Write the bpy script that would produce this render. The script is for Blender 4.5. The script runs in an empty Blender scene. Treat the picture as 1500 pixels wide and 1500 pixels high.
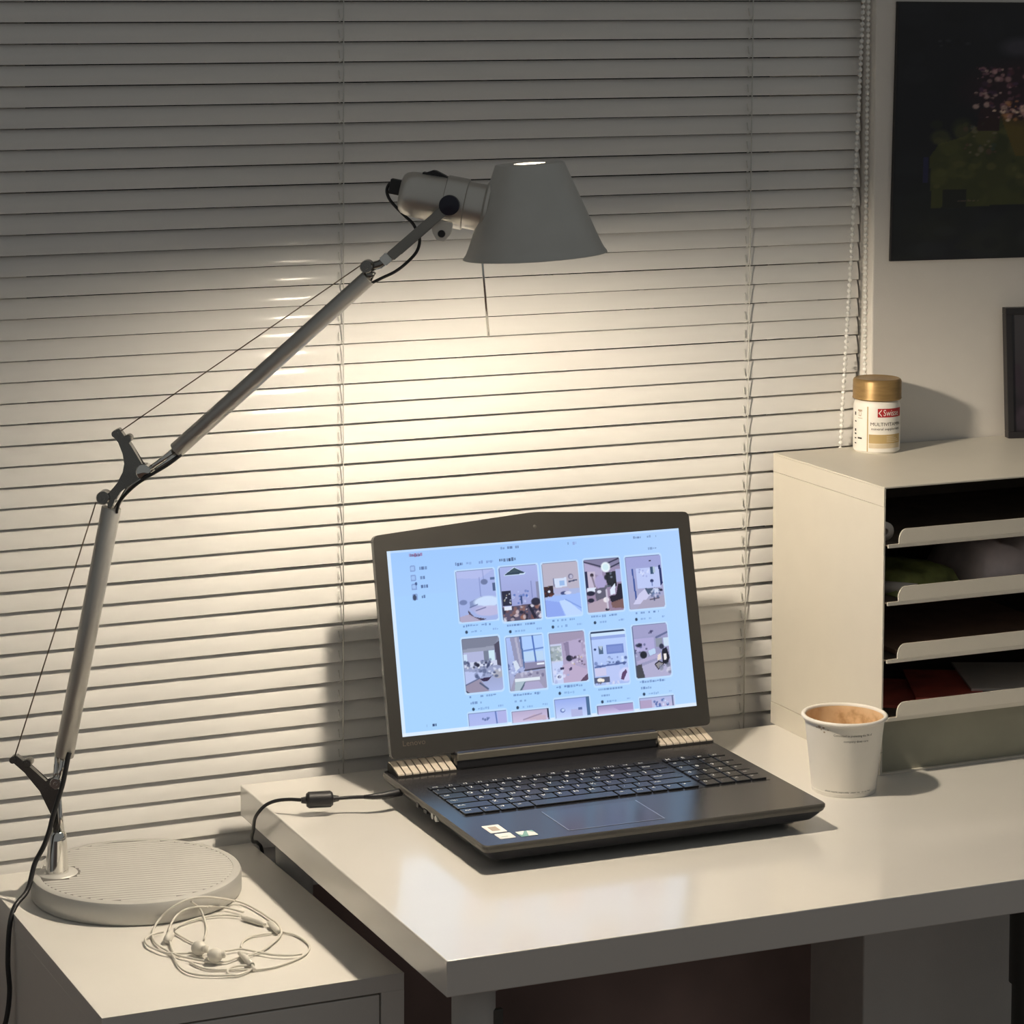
import bpy, bmesh, math, random
import numpy as np
from mathutils import Vector, Matrix

S = bpy.context.scene
COL = S.collection
random.seed(7)
PI = math.pi

# ------------------------------------------------------------------ camera, world, exposure
cam = bpy.data.cameras.new('camera')
cam_ob = bpy.data.objects.new('camera', cam)
COL.objects.link(cam_ob)
cam.sensor_width = 36.0
cam.sensor_fit = 'HORIZONTAL'
cam.lens = 99.864
cam.shift_x = 0.02825
cam.shift_y = -0.33602
cam.clip_start = 0.05
cr = Vector((0.9136, -0.4065, 0.0037)).normalized()
cf = Vector((0.4058, 0.9113, -0.0695)).normalized()
cu = cr.cross(cf).normalized()
cr = cf.cross(cu).normalized()
cam_ob.matrix_world = Matrix(((cr.x, cu.x, -cf.x, -1.0033), (cr.y, cu.y, -cf.y, -2.9009),
                              (cr.z, cu.z, -cf.z, 1.6318), (0, 0, 0, 1)))
S.camera = cam_ob

S.view_settings.view_transform = 'Standard'
S.view_settings.look = 'None'
S.view_settings.gamma = 1.0
S.view_settings.use_curve_mapping = False
S.view_settings.exposure = 0.0

world = bpy.data.worlds.new('dim_room_light')
S.world = world
world.use_nodes = True
wb = world.node_tree.nodes['Background']
wb.inputs['Color'].default_value = (0.98, 1.0, 0.97, 1)
wb.inputs['Strength'].default_value = 0.165

LAMP_POWER = 1000.0      # strength of the desk lamp's bulb
LAMP_COLOR = (1.0, 0.865, 0.68)
SCREEN_STRENGTH = 1.0

# ------------------------------------------------------------------ materials
def srgb(r, g, b):
    f = lambda c: c / 12.92 if c <= 0.04045 else ((c + 0.055) / 1.055) ** 2.4
    return (f(r / 255.0), f(g / 255.0), f(b / 255.0), 1.0)

def mat(name, color, rough=0.5, metal=0.0, spec=0.5, var=0.05, scale=30.0, bump=0.0, bscale=200.0, stretch=None, coat=0.0):
    m = bpy.data.materials.new(name)
    m.use_nodes = True
    nt = m.node_tree
    b = nt.nodes['Principled BSDF']
    b.inputs['Roughness'].default_value = rough
    b.inputs['Metallic'].default_value = metal
    b.inputs['Specular IOR Level'].default_value = spec
    b.inputs['Coat Weight'].default_value = coat
    tc = nt.nodes.new('ShaderNodeTexCoord')
    mp = nt.nodes.new('ShaderNodeMapping')
    if stretch: mp.inputs['Scale'].default_value = stretch
    nt.links.new(tc.outputs['Object'], mp.inputs['Vector'])
    nz = nt.nodes.new('ShaderNodeTexNoise')
    nz.inputs['Scale'].default_value = scale
    nz.inputs['Detail'].default_value = 3.0
    nt.links.new(mp.outputs['Vector'], nz.inputs['Vector'])
    rp = nt.nodes.new('ShaderNodeValToRGB')
    c = color
    rp.color_ramp.elements[0].position = 0.3
    rp.color_ramp.elements[1].position = 0.7
    rp.color_ramp.elements[0].color = (c[0] * (1 - var), c[1] * (1 - var), c[2] * (1 - var), 1)
    rp.color_ramp.elements[1].color = (min(1, c[0] * (1 + var)), min(1, c[1] * (1 + var)), min(1, c[2] * (1 + var)), 1)
    nt.links.new(nz.outputs['Fac'], rp.inputs['Fac'])
    nt.links.new(rp.outputs['Color'], b.inputs['Base Color'])
    if bump > 0:
        n2 = nt.nodes.new('ShaderNodeTexNoise')
        n2.inputs['Scale'].default_value = bscale
        nt.links.new(mp.outputs['Vector'], n2.inputs['Vector'])
        bp = nt.nodes.new('ShaderNodeBump')
        bp.inputs['Strength'].default_value = bump
        bp.inputs['Distance'].default_value = 0.001
        nt.links.new(n2.outputs['Fac'], bp.inputs['Height'])
        nt.links.new(bp.outputs['Normal'], b.inputs['Normal'])
    return m

def emit(name, color, strength):
    m = bpy.data.materials.new(name)
    m.use_nodes = True
    nt = m.node_tree
    nt.nodes.clear()
    o = nt.nodes.new('ShaderNodeOutputMaterial')
    e = nt.nodes.new('ShaderNodeEmission')
    e.inputs['Color'].default_value = (*color[:3], 1)
    e.inputs['Strength'].default_value = strength
    nt.links.new(e.outputs[0], o.inputs[0])
    return m

def attr_mat(name, emission=0.0, rough=0.4):
    m = bpy.data.materials.new(name)
    m.use_nodes = True
    nt = m.node_tree
    b = nt.nodes['Principled BSDF']
    a = nt.nodes.new('ShaderNodeAttribute')
    a.attribute_name = 'print'
    b.inputs['Roughness'].default_value = rough
    if emission > 0:
        b.inputs['Base Color'].default_value = (0.01, 0.01, 0.012, 1)
        nt.links.new(a.outputs['Color'], b.inputs['Emission Color'])
        b.inputs['Emission Strength'].default_value = emission
    else:
        nt.links.new(a.outputs['Color'], b.inputs['Base Color'])
    return m

M = {}
M['slat'] = mat('slat_white_paint', (0.76, 0.745, 0.72), 0.6, spec=0.3, var=0.02, scale=9, stretch=(1, 12, 12), coat=0.22)
M['slat'].node_tree.nodes['Principled BSDF'].inputs['Coat Roughness'].default_value = 0.13
M['cord'] = mat('cord_offwhite', (0.62, 0.61, 0.57), 0.7)
M['bead'] = mat('bead_plastic', (0.88, 0.87, 0.83), 0.3)
M['wall'] = mat('wall_paint', (0.76, 0.72, 0.67), 0.75, var=0.015, bump=0.15, bscale=500)
M['wall_dark'] = mat('wall_maroon', (0.36, 0.25, 0.225), 0.8, var=0.45, scale=3.5)
M['floor'] = mat('floor_dark_wood', (0.09, 0.055, 0.045), 0.5, var=0.3, scale=6, stretch=(1, 14, 1))
M['ceiling'] = mat('ceiling_white', (0.6, 0.6, 0.58), 0.9)
M['glass'] = mat('night_window_glass', (0.012, 0.014, 0.016), 0.08)
M['white'] = mat('desk_white_foil', (0.73, 0.705, 0.66), 0.45, var=0.012, scale=14, coat=1.0)
M['white'].node_tree.nodes['Principled BSDF'].inputs['Coat IOR'].default_value = 1.65
M['white'].node_tree.nodes['Principled BSDF'].inputs['Coat Roughness'].default_value = 0.13
M['white_ns'] = mat('nightstand_white', (0.72, 0.695, 0.65), 0.38, var=0.015, scale=12)
M['steel_white'] = mat('powder_coated_steel', (0.64, 0.60, 0.52), 0.42, var=0.012, bump=0.06, bscale=900)
M['plinth'] = mat('greenish_grey_panel', (0.30, 0.295, 0.235), 0.55, var=0.05)
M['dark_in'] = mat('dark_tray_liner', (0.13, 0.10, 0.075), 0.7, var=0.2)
M['dark_gap'] = mat('dark_gap', (0.03, 0.027, 0.024), 0.8)
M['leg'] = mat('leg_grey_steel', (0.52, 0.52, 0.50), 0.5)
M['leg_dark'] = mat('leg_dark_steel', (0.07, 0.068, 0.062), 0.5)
M['lamp_grey'] = mat('lamp_anodised_grey', (0.60, 0.595, 0.565), 0.48, metal=0.35, var=0.03)
M['lamp_alu'] = mat('lamp_satin_aluminium', (0.62, 0.60, 0.56), 0.36, metal=0.75, var=0.03)
M['lamp_tube'] = mat('lamp_tube_aluminium', (0.50, 0.49, 0.465), 0.42, metal=0.7, var=0.04, stretch=(1, 1, 1))
M['base_alu'] = mat('lamp_base_aluminium', (0.60, 0.59, 0.56), 0.5, metal=0.35, var=0.03)
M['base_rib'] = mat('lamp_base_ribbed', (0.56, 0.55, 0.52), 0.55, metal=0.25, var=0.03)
M['chrome'] = mat('polished_chrome', (0.78, 0.77, 0.74), 0.09, metal=1.0, var=0.02)
M['cast'] = mat('polished_cast_metal', (0.27, 0.265, 0.25), 0.22, metal=0.9, var=0.1)
M['fork'] = mat('fork_dark_aluminium', (0.30, 0.295, 0.275), 0.4, metal=0.6)
M['lug'] = mat('lug_pale_casting', (0.80, 0.77, 0.70), 0.4)
M['rib_shade'] = mat('base_groove_shade', (0.21, 0.20, 0.185), 0.6)  # shade between the base ribs, put into a darker colour
M['wire'] = mat('steel_wire', (0.22, 0.18, 0.14), 0.5, metal=0.5)
M['black'] = mat('black_rubber', (0.016, 0.016, 0.018), 0.45)
M['navy'] = mat('navy_plastic', (0.012, 0.013, 0.030), 0.4)
M['shade_in'] = mat('shade_inner_white', (0.85, 0.83, 0.78), 0.5)
M['bulb'] = emit('bulb_glow', LAMP_COLOR, 0.0)
M['lap_dark'] = mat('laptop_dark_plastic', (0.020, 0.0195, 0.022), 0.22, spec=1.0, var=0.06, bump=0.05, bscale=1500)
M['lap_bezel'] = mat('laptop_bezel_plastic', (0.036, 0.034, 0.031), 0.5, var=0.06)
M['lap_side'] = mat('laptop_edge_plastic', (0.075, 0.07, 0.062), 0.4)
M['lap_key'] = mat('laptop_key_plastic', (0.013, 0.013, 0.015), 0.24, spec=0.9)
M['lap_pad'] = mat('touchpad_surface', (0.024, 0.024, 0.03), 0.18, spec=1.0)
M['legend'] = mat('key_legend_white', (0.90, 0.90, 0.88), 0.5)
M['pad_rim'] = mat('touchpad_chamfer', (0.45, 0.45, 0.46), 0.25, metal=0.8)
M['vent'] = mat('vent_champagne_metal', (0.80, 0.70, 0.58), 0.38, metal=0.35)
M['hinge'] = mat('hinge_grey_metal', (0.22, 0.205, 0.17), 0.4, metal=0.4)
M['sticker_w'] = mat('sticker_white', (0.85, 0.83, 0.78), 0.5)
M['sticker_t'] = mat('sticker_tan_print', (0.45, 0.36, 0.27), 0.5)
M['sticker_g'] = mat('sticker_green_print', (0.22, 0.42, 0.36), 0.4)
M['logo_grey'] = mat('logo_grey', (0.16, 0.135, 0.105), 0.4, metal=0.3)
M['paper_cup'] = mat('paper_cup_white', (0.80, 0.765, 0.70), 0.55, var=0.015)
M['ink'] = mat('ink_dark', (0.05, 0.045, 0.035), 0.6)
M['jar_white'] = mat('jar_white_plastic', (0.82, 0.79, 0.73), 0.4)
M['gold'] = mat('jar_gold_lid', (0.34, 0.215, 0.085), 0.4, metal=0.45, var=0.12, scale=60, stretch=(1, 1, 5))
M['label_gold'] = mat('label_gold_print', (0.50, 0.36, 0.16), 0.5, var=0.1)
M['label_pale'] = mat('label_pale_print', (0.62, 0.52, 0.36), 0.5, var=0.12, scale=50)
M['label_red'] = mat('label_red', (0.42, 0.018, 0.022), 0.4)
M['frame_dark'] = mat('dark_frame', (0.02, 0.018, 0.02), 0.4)
M['ear_white'] = mat('earphone_white', (0.72, 0.69, 0.62), 0.4)
M['green_bag'] = mat('green_packet_print', (0.27, 0.30, 0.10), 0.35, var=0.5, scale=40)
M['pink_bag'] = mat('pale_pink_plastic', (0.74, 0.62, 0.60), 0.35, var=0.2, scale=25)
M['red_paper'] = mat('red_booklet', (0.72, 0.15, 0.11), 0.45, var=0.15)
M['brown_paper'] = mat('brown_envelope', (0.30, 0.18, 0.12), 0.7, var=0.15)
M['pale_paper'] = mat('pale_paper', (0.78, 0.72, 0.65), 0.6)

# the cup's coffee stains
def cup_inside():
    m = bpy.data.materials.new('coffee_stained_paper')
    m.use_nodes = True
    nt = m.node_tree
    b = nt.nodes['Principled BSDF']
    b.inputs['Roughness'].default_value = 0.5
    tc = nt.nodes.new('ShaderNodeTexCoord')
    nz = nt.nodes.new('ShaderNodeTexNoise'); nz.inputs['Scale'].default_value = 45; nz.inputs['Detail'].default_value = 5
    nt.links.new(tc.outputs['Object'], nz.inputs['Vector'])
    r = nt.nodes.new('ShaderNodeValToRGB')
    e = r.color_ramp.elements
    e[0].position = 0.28; e[0].color = (0.42, 0.23, 0.10, 1)
    e[1].position = 0.42; e[1].color = (0.72, 0.50, 0.29, 1)
    n = e.new(0.62); n.color = (0.80, 0.60, 0.38, 1)
    n = e.new(0.72); n.color = (0.86, 0.73, 0.53, 1)
    nt.links.new(nz.outputs['Fac'], r.inputs['Fac'])
    nt.links.new(r.outputs['Color'], b.inputs['Base Color'])
    return m
M['cup_in'] = cup_inside()

# ------------------------------------------------------------------ geometry helpers
def new_bm(): return bmesh.new()

def box(bm, lo, hi, bev=0.0, f=None, mi=0):
    vs = [Vector((x, y, z)) for x in (lo[0], hi[0]) for y in (lo[1], hi[1]) for z in (lo[2], hi[2])]
    v = [bm.verts.new(p) for p in vs]
    fs = [bm.faces.new([v[i] for i in q]) for q in ((0, 1, 3, 2), (4, 6, 7, 5), (0, 4, 5, 1), (2, 3, 7, 6), (0, 2, 6, 4), (1, 5, 7, 3))]
    allv = list(v)
    if bev > 0:
        es = list({e for fc in fs for e in fc.edges})
        r = bmesh.ops.bevel(bm, geom=es, offset=bev, segments=2, profile=0.5, affect='EDGES')
        allv = list({x for fc in r['faces'] for x in fc.verts} | {x for x in v if x.is_valid})
        fs = list({fc for x in allv for fc in x.link_faces})
    for fc in fs: fc.material_index = mi
    if f:
        for x in allv: x.co = f(*x.co)
    return fs

def spline(pts, n=8):
    P = [Vector(p) for p in pts]
    if len(P) < 3: return P
    P = [2 * P[0] - P[1]] + P + [2 * P[-1] - P[-2]]
    out = []
    for i in range(1, len(P) - 2):
        a, b, c, d = P[i - 1], P[i], P[i + 1], P[i + 2]
        for k in range(n):
            t = k / n
            out.append(0.5 * ((2 * b) + (c - a) * t + (2 * a - 5 * b + 4 * c - d) * t * t + (3 * b - a - 3 * c + d) * t ** 3))
    out.append(P[-2])
    return out

def tube(bm, pts, r, seg=8, cap=True, mi=0):
    P = [Vector(p) for p in pts]
    rs = r if isinstance(r, (list, tuple)) else [r] * len(P)
    t0 = (P[1] - P[0]).normalized()
    up = Vector((0, 0, 1)) if abs(t0.z) < 0.9 else Vector((1, 0, 0))
    nrm = t0.cross(up).normalized()
    rings = []
    for i, p in enumerate(P):
        t = (P[min(i + 1, len(P) - 1)] - P[max(i - 1, 0)]).normalized()
        nrm = (nrm - t * nrm.dot(t)).normalized()
        bn = t.cross(nrm)
        rings.append([bm.verts.new(p + (nrm * math.cos(2 * PI * k / seg) + bn * math.sin(2 * PI * k / seg)) * rs[i]) for k in range(seg)])
    for a, b in zip(rings, rings[1:]):
        for k in range(seg):
            f = bm.faces.new((a[k], a[(k + 1) % seg], b[(k + 1) % seg], b[k])); f.material_index = mi; f.smooth = True
    if cap:
        f = bm.faces.new(rings[0][::-1]); f.material_index = mi
        f = bm.faces.new(rings[-1]); f.material_index = mi

def lathe(bm, org, axis, prof, seg=48, mi=0, smooth=True):
    """prof: list of (h, r[, material]) along the axis; r=0 closes."""
    o = Vector(org); a = Vector(axis).normalized()
    up = Vector((0, 0, 1)) if abs(a.z) < 0.9 else Vector((1, 0, 0))
    u = a.cross(up).normalized(); w = a.cross(u)
    prev = None; pm = mi
    for pr in prof:
        h, r = pr[0], pr[1]
        m = pr[2] if len(pr) > 2 else mi
        if r <= 1e-7:
            ring = [bm.verts.new(o + a * h)]
        else:
            ring = [bm.verts.new(o + a * h + (u * math.cos(2 * PI * k / seg) + w * math.sin(2 * PI * k / seg)) * r) for k in range(seg)]
        if prev:
            for k in range(seg):
                if len(prev) == 1 and len(ring) == 1: continue
                if len(prev) == 1: q = (prev[0], ring[(k + 1) % seg], ring[k])
                elif len(ring) == 1: q = (prev[k], prev[(k + 1) % seg], ring[0])
                else: q = (prev[k], prev[(k + 1) % seg], ring[(k + 1) % seg], ring[k])
                f = bm.faces.new(q); f.material_index = m; f.smooth = smooth
        prev = ring

def prism(bm, poly, f, d0, d1, mi=0):
    """extrude a 2D outline; f(a, b, d) gives the point"""
    A = [bm.verts.new(f(a, b, d0)) for a, b in poly]
    B = [bm.verts.new(f(a, b, d1)) for a, b in poly]
    n = len(poly)
    fs = [bm.faces.new(A), bm.faces.new(B[::-1])]
    for i in range(n):
        fs.append(bm.faces.new((A[i], B[i], B[(i + 1) % n], A[(i + 1) % n])))
    for x in fs: x.material_index = mi
    return fs

def round_poly(pts, r, n=5):
    out = []
    P = [Vector((a, b)) for a, b in pts]
    for i, p in enumerate(P):
        a = (P[i - 1] - p); b = (P[(i + 1) % len(P)] - p)
        rr = r[i] if isinstance(r, (list, tuple)) else r
        if rr <= 0: out.append((p.x, p.y)); continue
        p0 = p + a.normalized() * rr; p1 = p + b.normalized() * rr
        for k in range(n + 1):
            t = k / n
            q = p0 * (1 - t) ** 2 + p * 2 * t * (1 - t) + p1 * t * t
            out.append((q.x, q.y))
    return out

TEXT_CACHE = {}
def text_tris(s, size):
    """flat lettering as (verts, faces) centred on its own box, from the built-in font"""
    if s not in TEXT_CACHE:
        c = bpy.data.curves.new('lettering', 'FONT')
        c.body = s; c.size = 1.0; c.resolution_u = 2
        o = bpy.data.objects.new('lettering', c)
        COL.objects.link(o)
        me = bpy.data.meshes.new_from_object(o.evaluated_get(bpy.context.evaluated_depsgraph_get()))
        vs = [(v.co.x, v.co.y) for v in me.vertices]
        fs = [tuple(p.vertices) for p in me.polygons]
        bpy.data.objects.remove(o); bpy.data.meshes.remove(me); bpy.data.curves.remove(c)
        TEXT_CACHE[s] = (vs, fs)
    vs, fs = TEXT_CACHE[s]
    xs = [a for a, b in vs]; x0, x1 = min(xs), max(xs)
    return [((a - (x0 + x1) / 2) * size, b * size) for a, b in vs], fs

def lettering(bm, s, size, f, mi=0, width=None):
    vs, fs = text_tris(s, size)
    if width:
        w = max(a for a, b in vs) - min(a for a, b in vs)
        vs = [(a * width / w, b) for a, b in vs]
    V = [bm.verts.new(f(a, b)) for a, b in vs]
    for q in fs:
        try:
            fc = bm.faces.new([V[i] for i in q]); fc.material_index = mi
        except ValueError: pass

def obj(name, bm, mats, parent=None, smooth=None, recalc=True):
    if recalc: bmesh.ops.recalc_face_normals(bm, faces=bm.faces)
    me = bpy.data.meshes.new(name)
    if smooth is True:
        for f in bm.faces: f.smooth = True
    bm.to_mesh(me); bm.free()
    for m in (mats if isinstance(mats, (list, tuple)) else [mats]): me.materials.append(m)
    o = bpy.data.objects.new(name, me)
    COL.objects.link(o)
    if parent is not None:
        w = Vector((0, 0, 0)); q = parent
        while q is not None: w += q.location; q = q.parent
        me.transform(Matrix.Translation(-w))
        o.parent = parent
    return o

def auto(o, ang=35):
    """smooth shading with sharp edges above the angle"""
    me = o.data
    bm = bmesh.new(); bm.from_mesh(me)
    for f in bm.faces: f.smooth = True
    for e in bm.edges:
        if len(e.link_faces) == 2 and e.calc_face_angle(0) > math.radians(ang): e.smooth = False
    bm.to_mesh(me); bm.free()
    return o

def tag(o, label, cat, group=None):
    o['label'] = label; o['category'] = cat
    if group: o['group'] = group
    return o

def thing(name, label, cat, loc, group=None):
    o = bpy.data.objects.new(name, None)
    o.empty_display_size = 0.05
    COL.objects.link(o); o.location = loc
    return tag(o, label, cat, group)

def struct(name, bm, m):
    o = obj(name, bm, m); o['kind'] = 'structure'; return o

def colour_grid(name, img, f, m, parent=None):
    """a flat print: an image array painted in code, one colour per grid vertex"""
    h, w, _ = img.shape
    me = bpy.data.meshes.new(name)
    uu, vv = np.meshgrid(np.linspace(0, 1, w), np.linspace(0, 1, h))
    P0 = np.array(f(0, 0)); U = np.array(f(1, 0)) - P0; V = np.array(f(0, 1)) - P0
    co = P0[None, None] + uu[..., None] * U + vv[..., None] * V
    if parent is not None:
        q = parent
        while q is not None: co = co - np.array(q.location); q = q.parent
    idx = np.arange(h * w).reshape(h, w)
    quads = np.stack([idx[1:, :-1], idx[1:, 1:], idx[:-1, 1:], idx[:-1, :-1]], -1).reshape(-1, 4)
    n = len(quads)
    me.vertices.add(h * w); me.vertices.foreach_set('co', co.reshape(-1).astype(np.float32))
    me.loops.add(n * 4); me.loops.foreach_set('vertex_index', quads.reshape(-1).astype(np.int32))
    me.polygons.add(n); me.polygons.foreach_set('loop_start', (np.arange(n) * 4).astype(np.int32))
    me.update(calc_edges=True)
    lin = np.where(img <= 0.04045, img / 12.92, ((img + 0.055) / 1.055) ** 2.4)
    rgba = np.concatenate([lin, np.ones((h, w, 1))], -1).reshape(-1).astype(np.float32)
    at = me.attributes.new('print', 'FLOAT_COLOR', 'POINT')
    at.data.foreach_set('color', rgba)
    me.materials.append(m)
    o = bpy.data.objects.new(name, me); COL.objects.link(o)
    if parent is not None: o.parent = parent
    return o

# a tiny painter for flat prints (screen content, poster)
class Paint:
    def __init__(s, w, h, c):
        s.w, s.h = w, h
        s.a = np.zeros((h, w, 3)); s.a[:] = np.array(c) / 255.0
        s.Y, s.X = np.mgrid[0:h, 0:w]
        s.X = s.X / (w - 1); s.Y = s.Y / (h - 1)
        s.rng = np.random.default_rng(5)
        s.clip = None
    def put(s, m, c, al=1.0):
        m = np.clip(m, 0, 1) * al
        if s.clip is not None: m = m * s.clip
        s.a += (np.array(c) / 255.0 - s.a) * m[..., None]
    def sm(s, d, soft): return np.clip(0.5 - d / soft, 0, 1)
    def rect(s, x0, y0, x1, y1, c, al=1.0):
        s.put(((s.X >= x0) & (s.X <= x1) & (s.Y >= y0) & (s.Y <= y1)).astype(float), c, al)
    def rrect(s, x0, y0, x1, y1, r, c, al=1.0):
        s.put(s.rmask(x0, y0, x1, y1, r), c, al)
    def rmask(s, x0, y0, x1, y1, r):
        k = s.w / s.h
        dx = np.maximum(np.maximum(x0 + r - s.X, s.X - (x1 - r)), 0) * k
        dy = np.maximum(np.maximum(y0 + r * k - s.Y, s.Y - (y1 - r * k)), 0)
        inside = (s.X >= x0) & (s.X <= x1) & (s.Y >= y0) & (s.Y <= y1)
        return ((np.hypot(dx, dy) <= r * k) & inside).astype(float)
    def ell(s, x, y, rx, ry, c, al=1.0, soft=0.3):
        s.put(s.sm(np.hypot((s.X - x) / rx, (s.Y - y) / ry) - 1, soft), c, al)
    def poly(s, pts, c, al=1.0):
        m = np.zeros((s.h, s.w), bool)
        n = len(pts)
        for i in range(n):
            (xa, ya), (xb, yb) = pts[i], pts[(i + 1) % n]
            if ya == yb: continue
            cond = ((ya > s.Y) != (yb > s.Y)) & (s.X < (xb - xa) * (s.Y - ya) / (yb - ya) + xa)
            m ^= cond
        s.put(m.astype(float), c, al)
    def line(s, x0, y0, x1, y1, wd, c, al=1.0):
        k = s.h / s.w
        dx, dy = x1 - x0, (y1 - y0) * k
        L2 = dx * dx + dy * dy + 1e-12
        t = np.clip(((s.X - x0) * dx + (s.Y - y0) * k * dy) / L2, 0, 1)
        d = np.hypot(s.X - x0 - t * dx, (s.Y - y0) * k - t * dy)
        s.put(s.sm(d - wd, 0.002), c, al)
    def vgrad(s, y0, c0, y1, c1, x0=0, x1=1, al=1.0):
        t = np.clip((s.Y - y0) / (y1 - y0), 0, 1)[..., None]
        m = ((s.Y >= y0) & (s.Y <= y1) & (s.X >= x0) & (s.X <= x1)).astype(float) * al
        if s.clip is not None: m = m * s.clip
        c = (np.array(c0) * (1 - t) + np.array(c1) * t) / 255.0
        s.a += (c - s.a) * m[..., None]
    def words(s, x, y, w, h, c, al=0.7):
        """a line of tiny lettering"""
        p = x
        while p < x + w:
            ww = s.rng.uniform(0.004, 0.009)
            if s.rng.random() < 0.85:
                s.rect(p, y - h / 2 * s.rng.uniform(0.6, 1), min(p + ww, x + w), y + h / 2 * s.rng.uniform(0.6, 1), c, al * s.rng.uniform(0.5, 1))
            p += ww + 0.002
    def specks(s, x0, y0, x1, y1, n, cs, r0, r1, al=0.9):
        k = s.w / s.h
        for _ in range(n):
            r = s.rng.uniform(r0, r1)
            s.ell(s.rng.uniform(x0, x1), s.rng.uniform(y0, y1), r, r * k * s.rng.uniform(0.5, 1.3), cs[s.rng.integers(len(cs))], al * s.rng.uniform(0.6, 1), 0.5)

# ================================================================== SETTING
b = new_bm(); box(b, (-3.2, -4.5, -0.05), (3.0, 0.30, 0.0)); struct('floor', b, M['floor'])
b = new_bm(); box(b, (0.7997, 0.0, 0.0), (3.0, 0.30, 2.6), 0.002); struct('wall_right', b, M['wall'])
b = new_bm(); box(b, (-3.2, 0.0, 0.0), (-1.25, 0.30, 2.6)); struct('wall_left', b, M['wall'])
b = new_bm(); box(b, (-1.25, 0.125, 0.0), (0.7997, 0.30, 0.60)); struct('wall_below_window', b, M['wall_dark'])
b = new_bm(); box(b, (-1.25, 0.0, 2.12), (0.7997, 0.30, 2.6)); struct('wall_above_window', b, M['wall'])
w = bpy.data.objects.new('window_1', None); COL.objects.link(w); w['kind'] = 'structure'; w.location = (-0.22, 0.15, 0.6)
b = new_bm(); box(b, (-1.25, 0.165, 0.60), (0.7997, 0.175, 2.12)); obj('window_pane', b, M['glass'], w)
b = new_bm()
for lo, hi in (((-1.25, 0.125, 0.60), (0.7997, 0.19, 0.64)), ((-1.25, 0.125, 2.08), (0.7997, 0.19, 2.12)), ((-1.25, 0.125, 0.64), (-1.2, 0.19, 2.08)),
               ((0.7497, 0.125, 0.64), (0.7997, 0.19, 2.08)), ((-0.25, 0.13, 0.64), (-0.2, 0.19, 2.08))):
    box(b, lo, hi, 0.003)
obj('window_frame', b, M['white_ns'], w)

# ------------------------------------------------------------------ venetian blind
BY = 0.028
PITCH = 0.02238
Z0 = 1.5975
X0, X1 = -1.2, 0.796
blind = thing('venetian_blind', 'wide white venetian blind with closed slats covering the whole window', 'blind', (-0.2, BY, 0.62))
sec = []
NS_ = 8
for i in range(NS_ + 1):
    t = i / NS_
    sec.append((0.0023 - 0.0046 * t - 0.0011 * (1 - (2 * t - 1) ** 2), 0.0212 * (1 - t)))
def slat_mesh():
    b = new_bm()
    loop = sec + [(y + 0.0005, z) for y, z in reversed(sec)]
    A = [b.verts.new((X0, BY + y, z)) for y, z in loop]
    B = [b.verts.new((X1, BY + y, z)) for y, z in loop]
    n = len(loop)
    for i in range(n):
        f = b.faces.new((A[i], A[(i + 1) % n], B[(i + 1) % n], B[i])); f.smooth = (i % (NS_ + 1)) != NS_
    b.faces.new(A[::-1]); b.faces.new(B)
    return b
first = None
ztop = Z0 + 10 * PITCH
zs = []
z = ztop
while z > 0.615:
    zs.append(z); z -= PITCH
for z in zs:
    if first is None:
        b = slat_mesh()
        first = obj('slat', b, M['slat'], blind, recalc=True)
        auto(first, 30)
        first.data.transform(Matrix.Translation((0, 0, 0.62)))       # the slat turns about its own long edge
        s = first
    else:
        s = first.copy(); COL.objects.link(s); s.parent = blind
    s.location = (0, random.uniform(-0.0003, 0.0003), z - 0.62 + random.uniform(-0.0002, 0.0002))
    s.rotation_euler = (random.uniform(-0.012, 0.012), random.uniform(-0.0005, 0.0005), 0)
zlow = zs[-1] - PITCH
b = new_bm(); box(b, (X0, BY - 0.0075, zlow - 0.004), (X1, BY + 0.012, zlow + 0.014), 0.003); obj('bottom_rail', b, M['slat'], blind)
b = new_bm(); box(b, (X0, BY - 0.014, ztop + 0.02), (X1, BY + 0.016, ztop + 0.055), 0.002); obj('head_rail', b, M['slat'], blind)
for lx, lx2 in ((0.1287, 0.1286), (0.6448, 0.6405), (-0.39, -0.39), (-0.9, -0.9)):
    b = new_bm()
    tube(b, [(lx + 0.0009, BY - 0.0060, ztop + 0.02), (lx2 + 0.0009, BY - 0.0060, zlow)], 0.0007, 6)
    for z in zs:
        t = (ztop - z) / (ztop - zlow)
        x = lx + (lx2 - lx) * t
        # the rung under each slat and the lift-cord slot edge
        tube(b, [(x + 0.0009, BY - 0.0058, z + 0.004), (x - 0.001, BY - 0.0045, z + 0.0005), (x - 0.0035, BY - 0.0030, z - 0.0006)], 0.0005, 5)
        tube(b, [(x - 0.0040, BY - 0.0036, z + 0.013), (x - 0.0033, BY - 0.0048, z + 0.004)], 0.00055, 5)
    obj('ladder_cord', b, M['cord'], blind)
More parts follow.
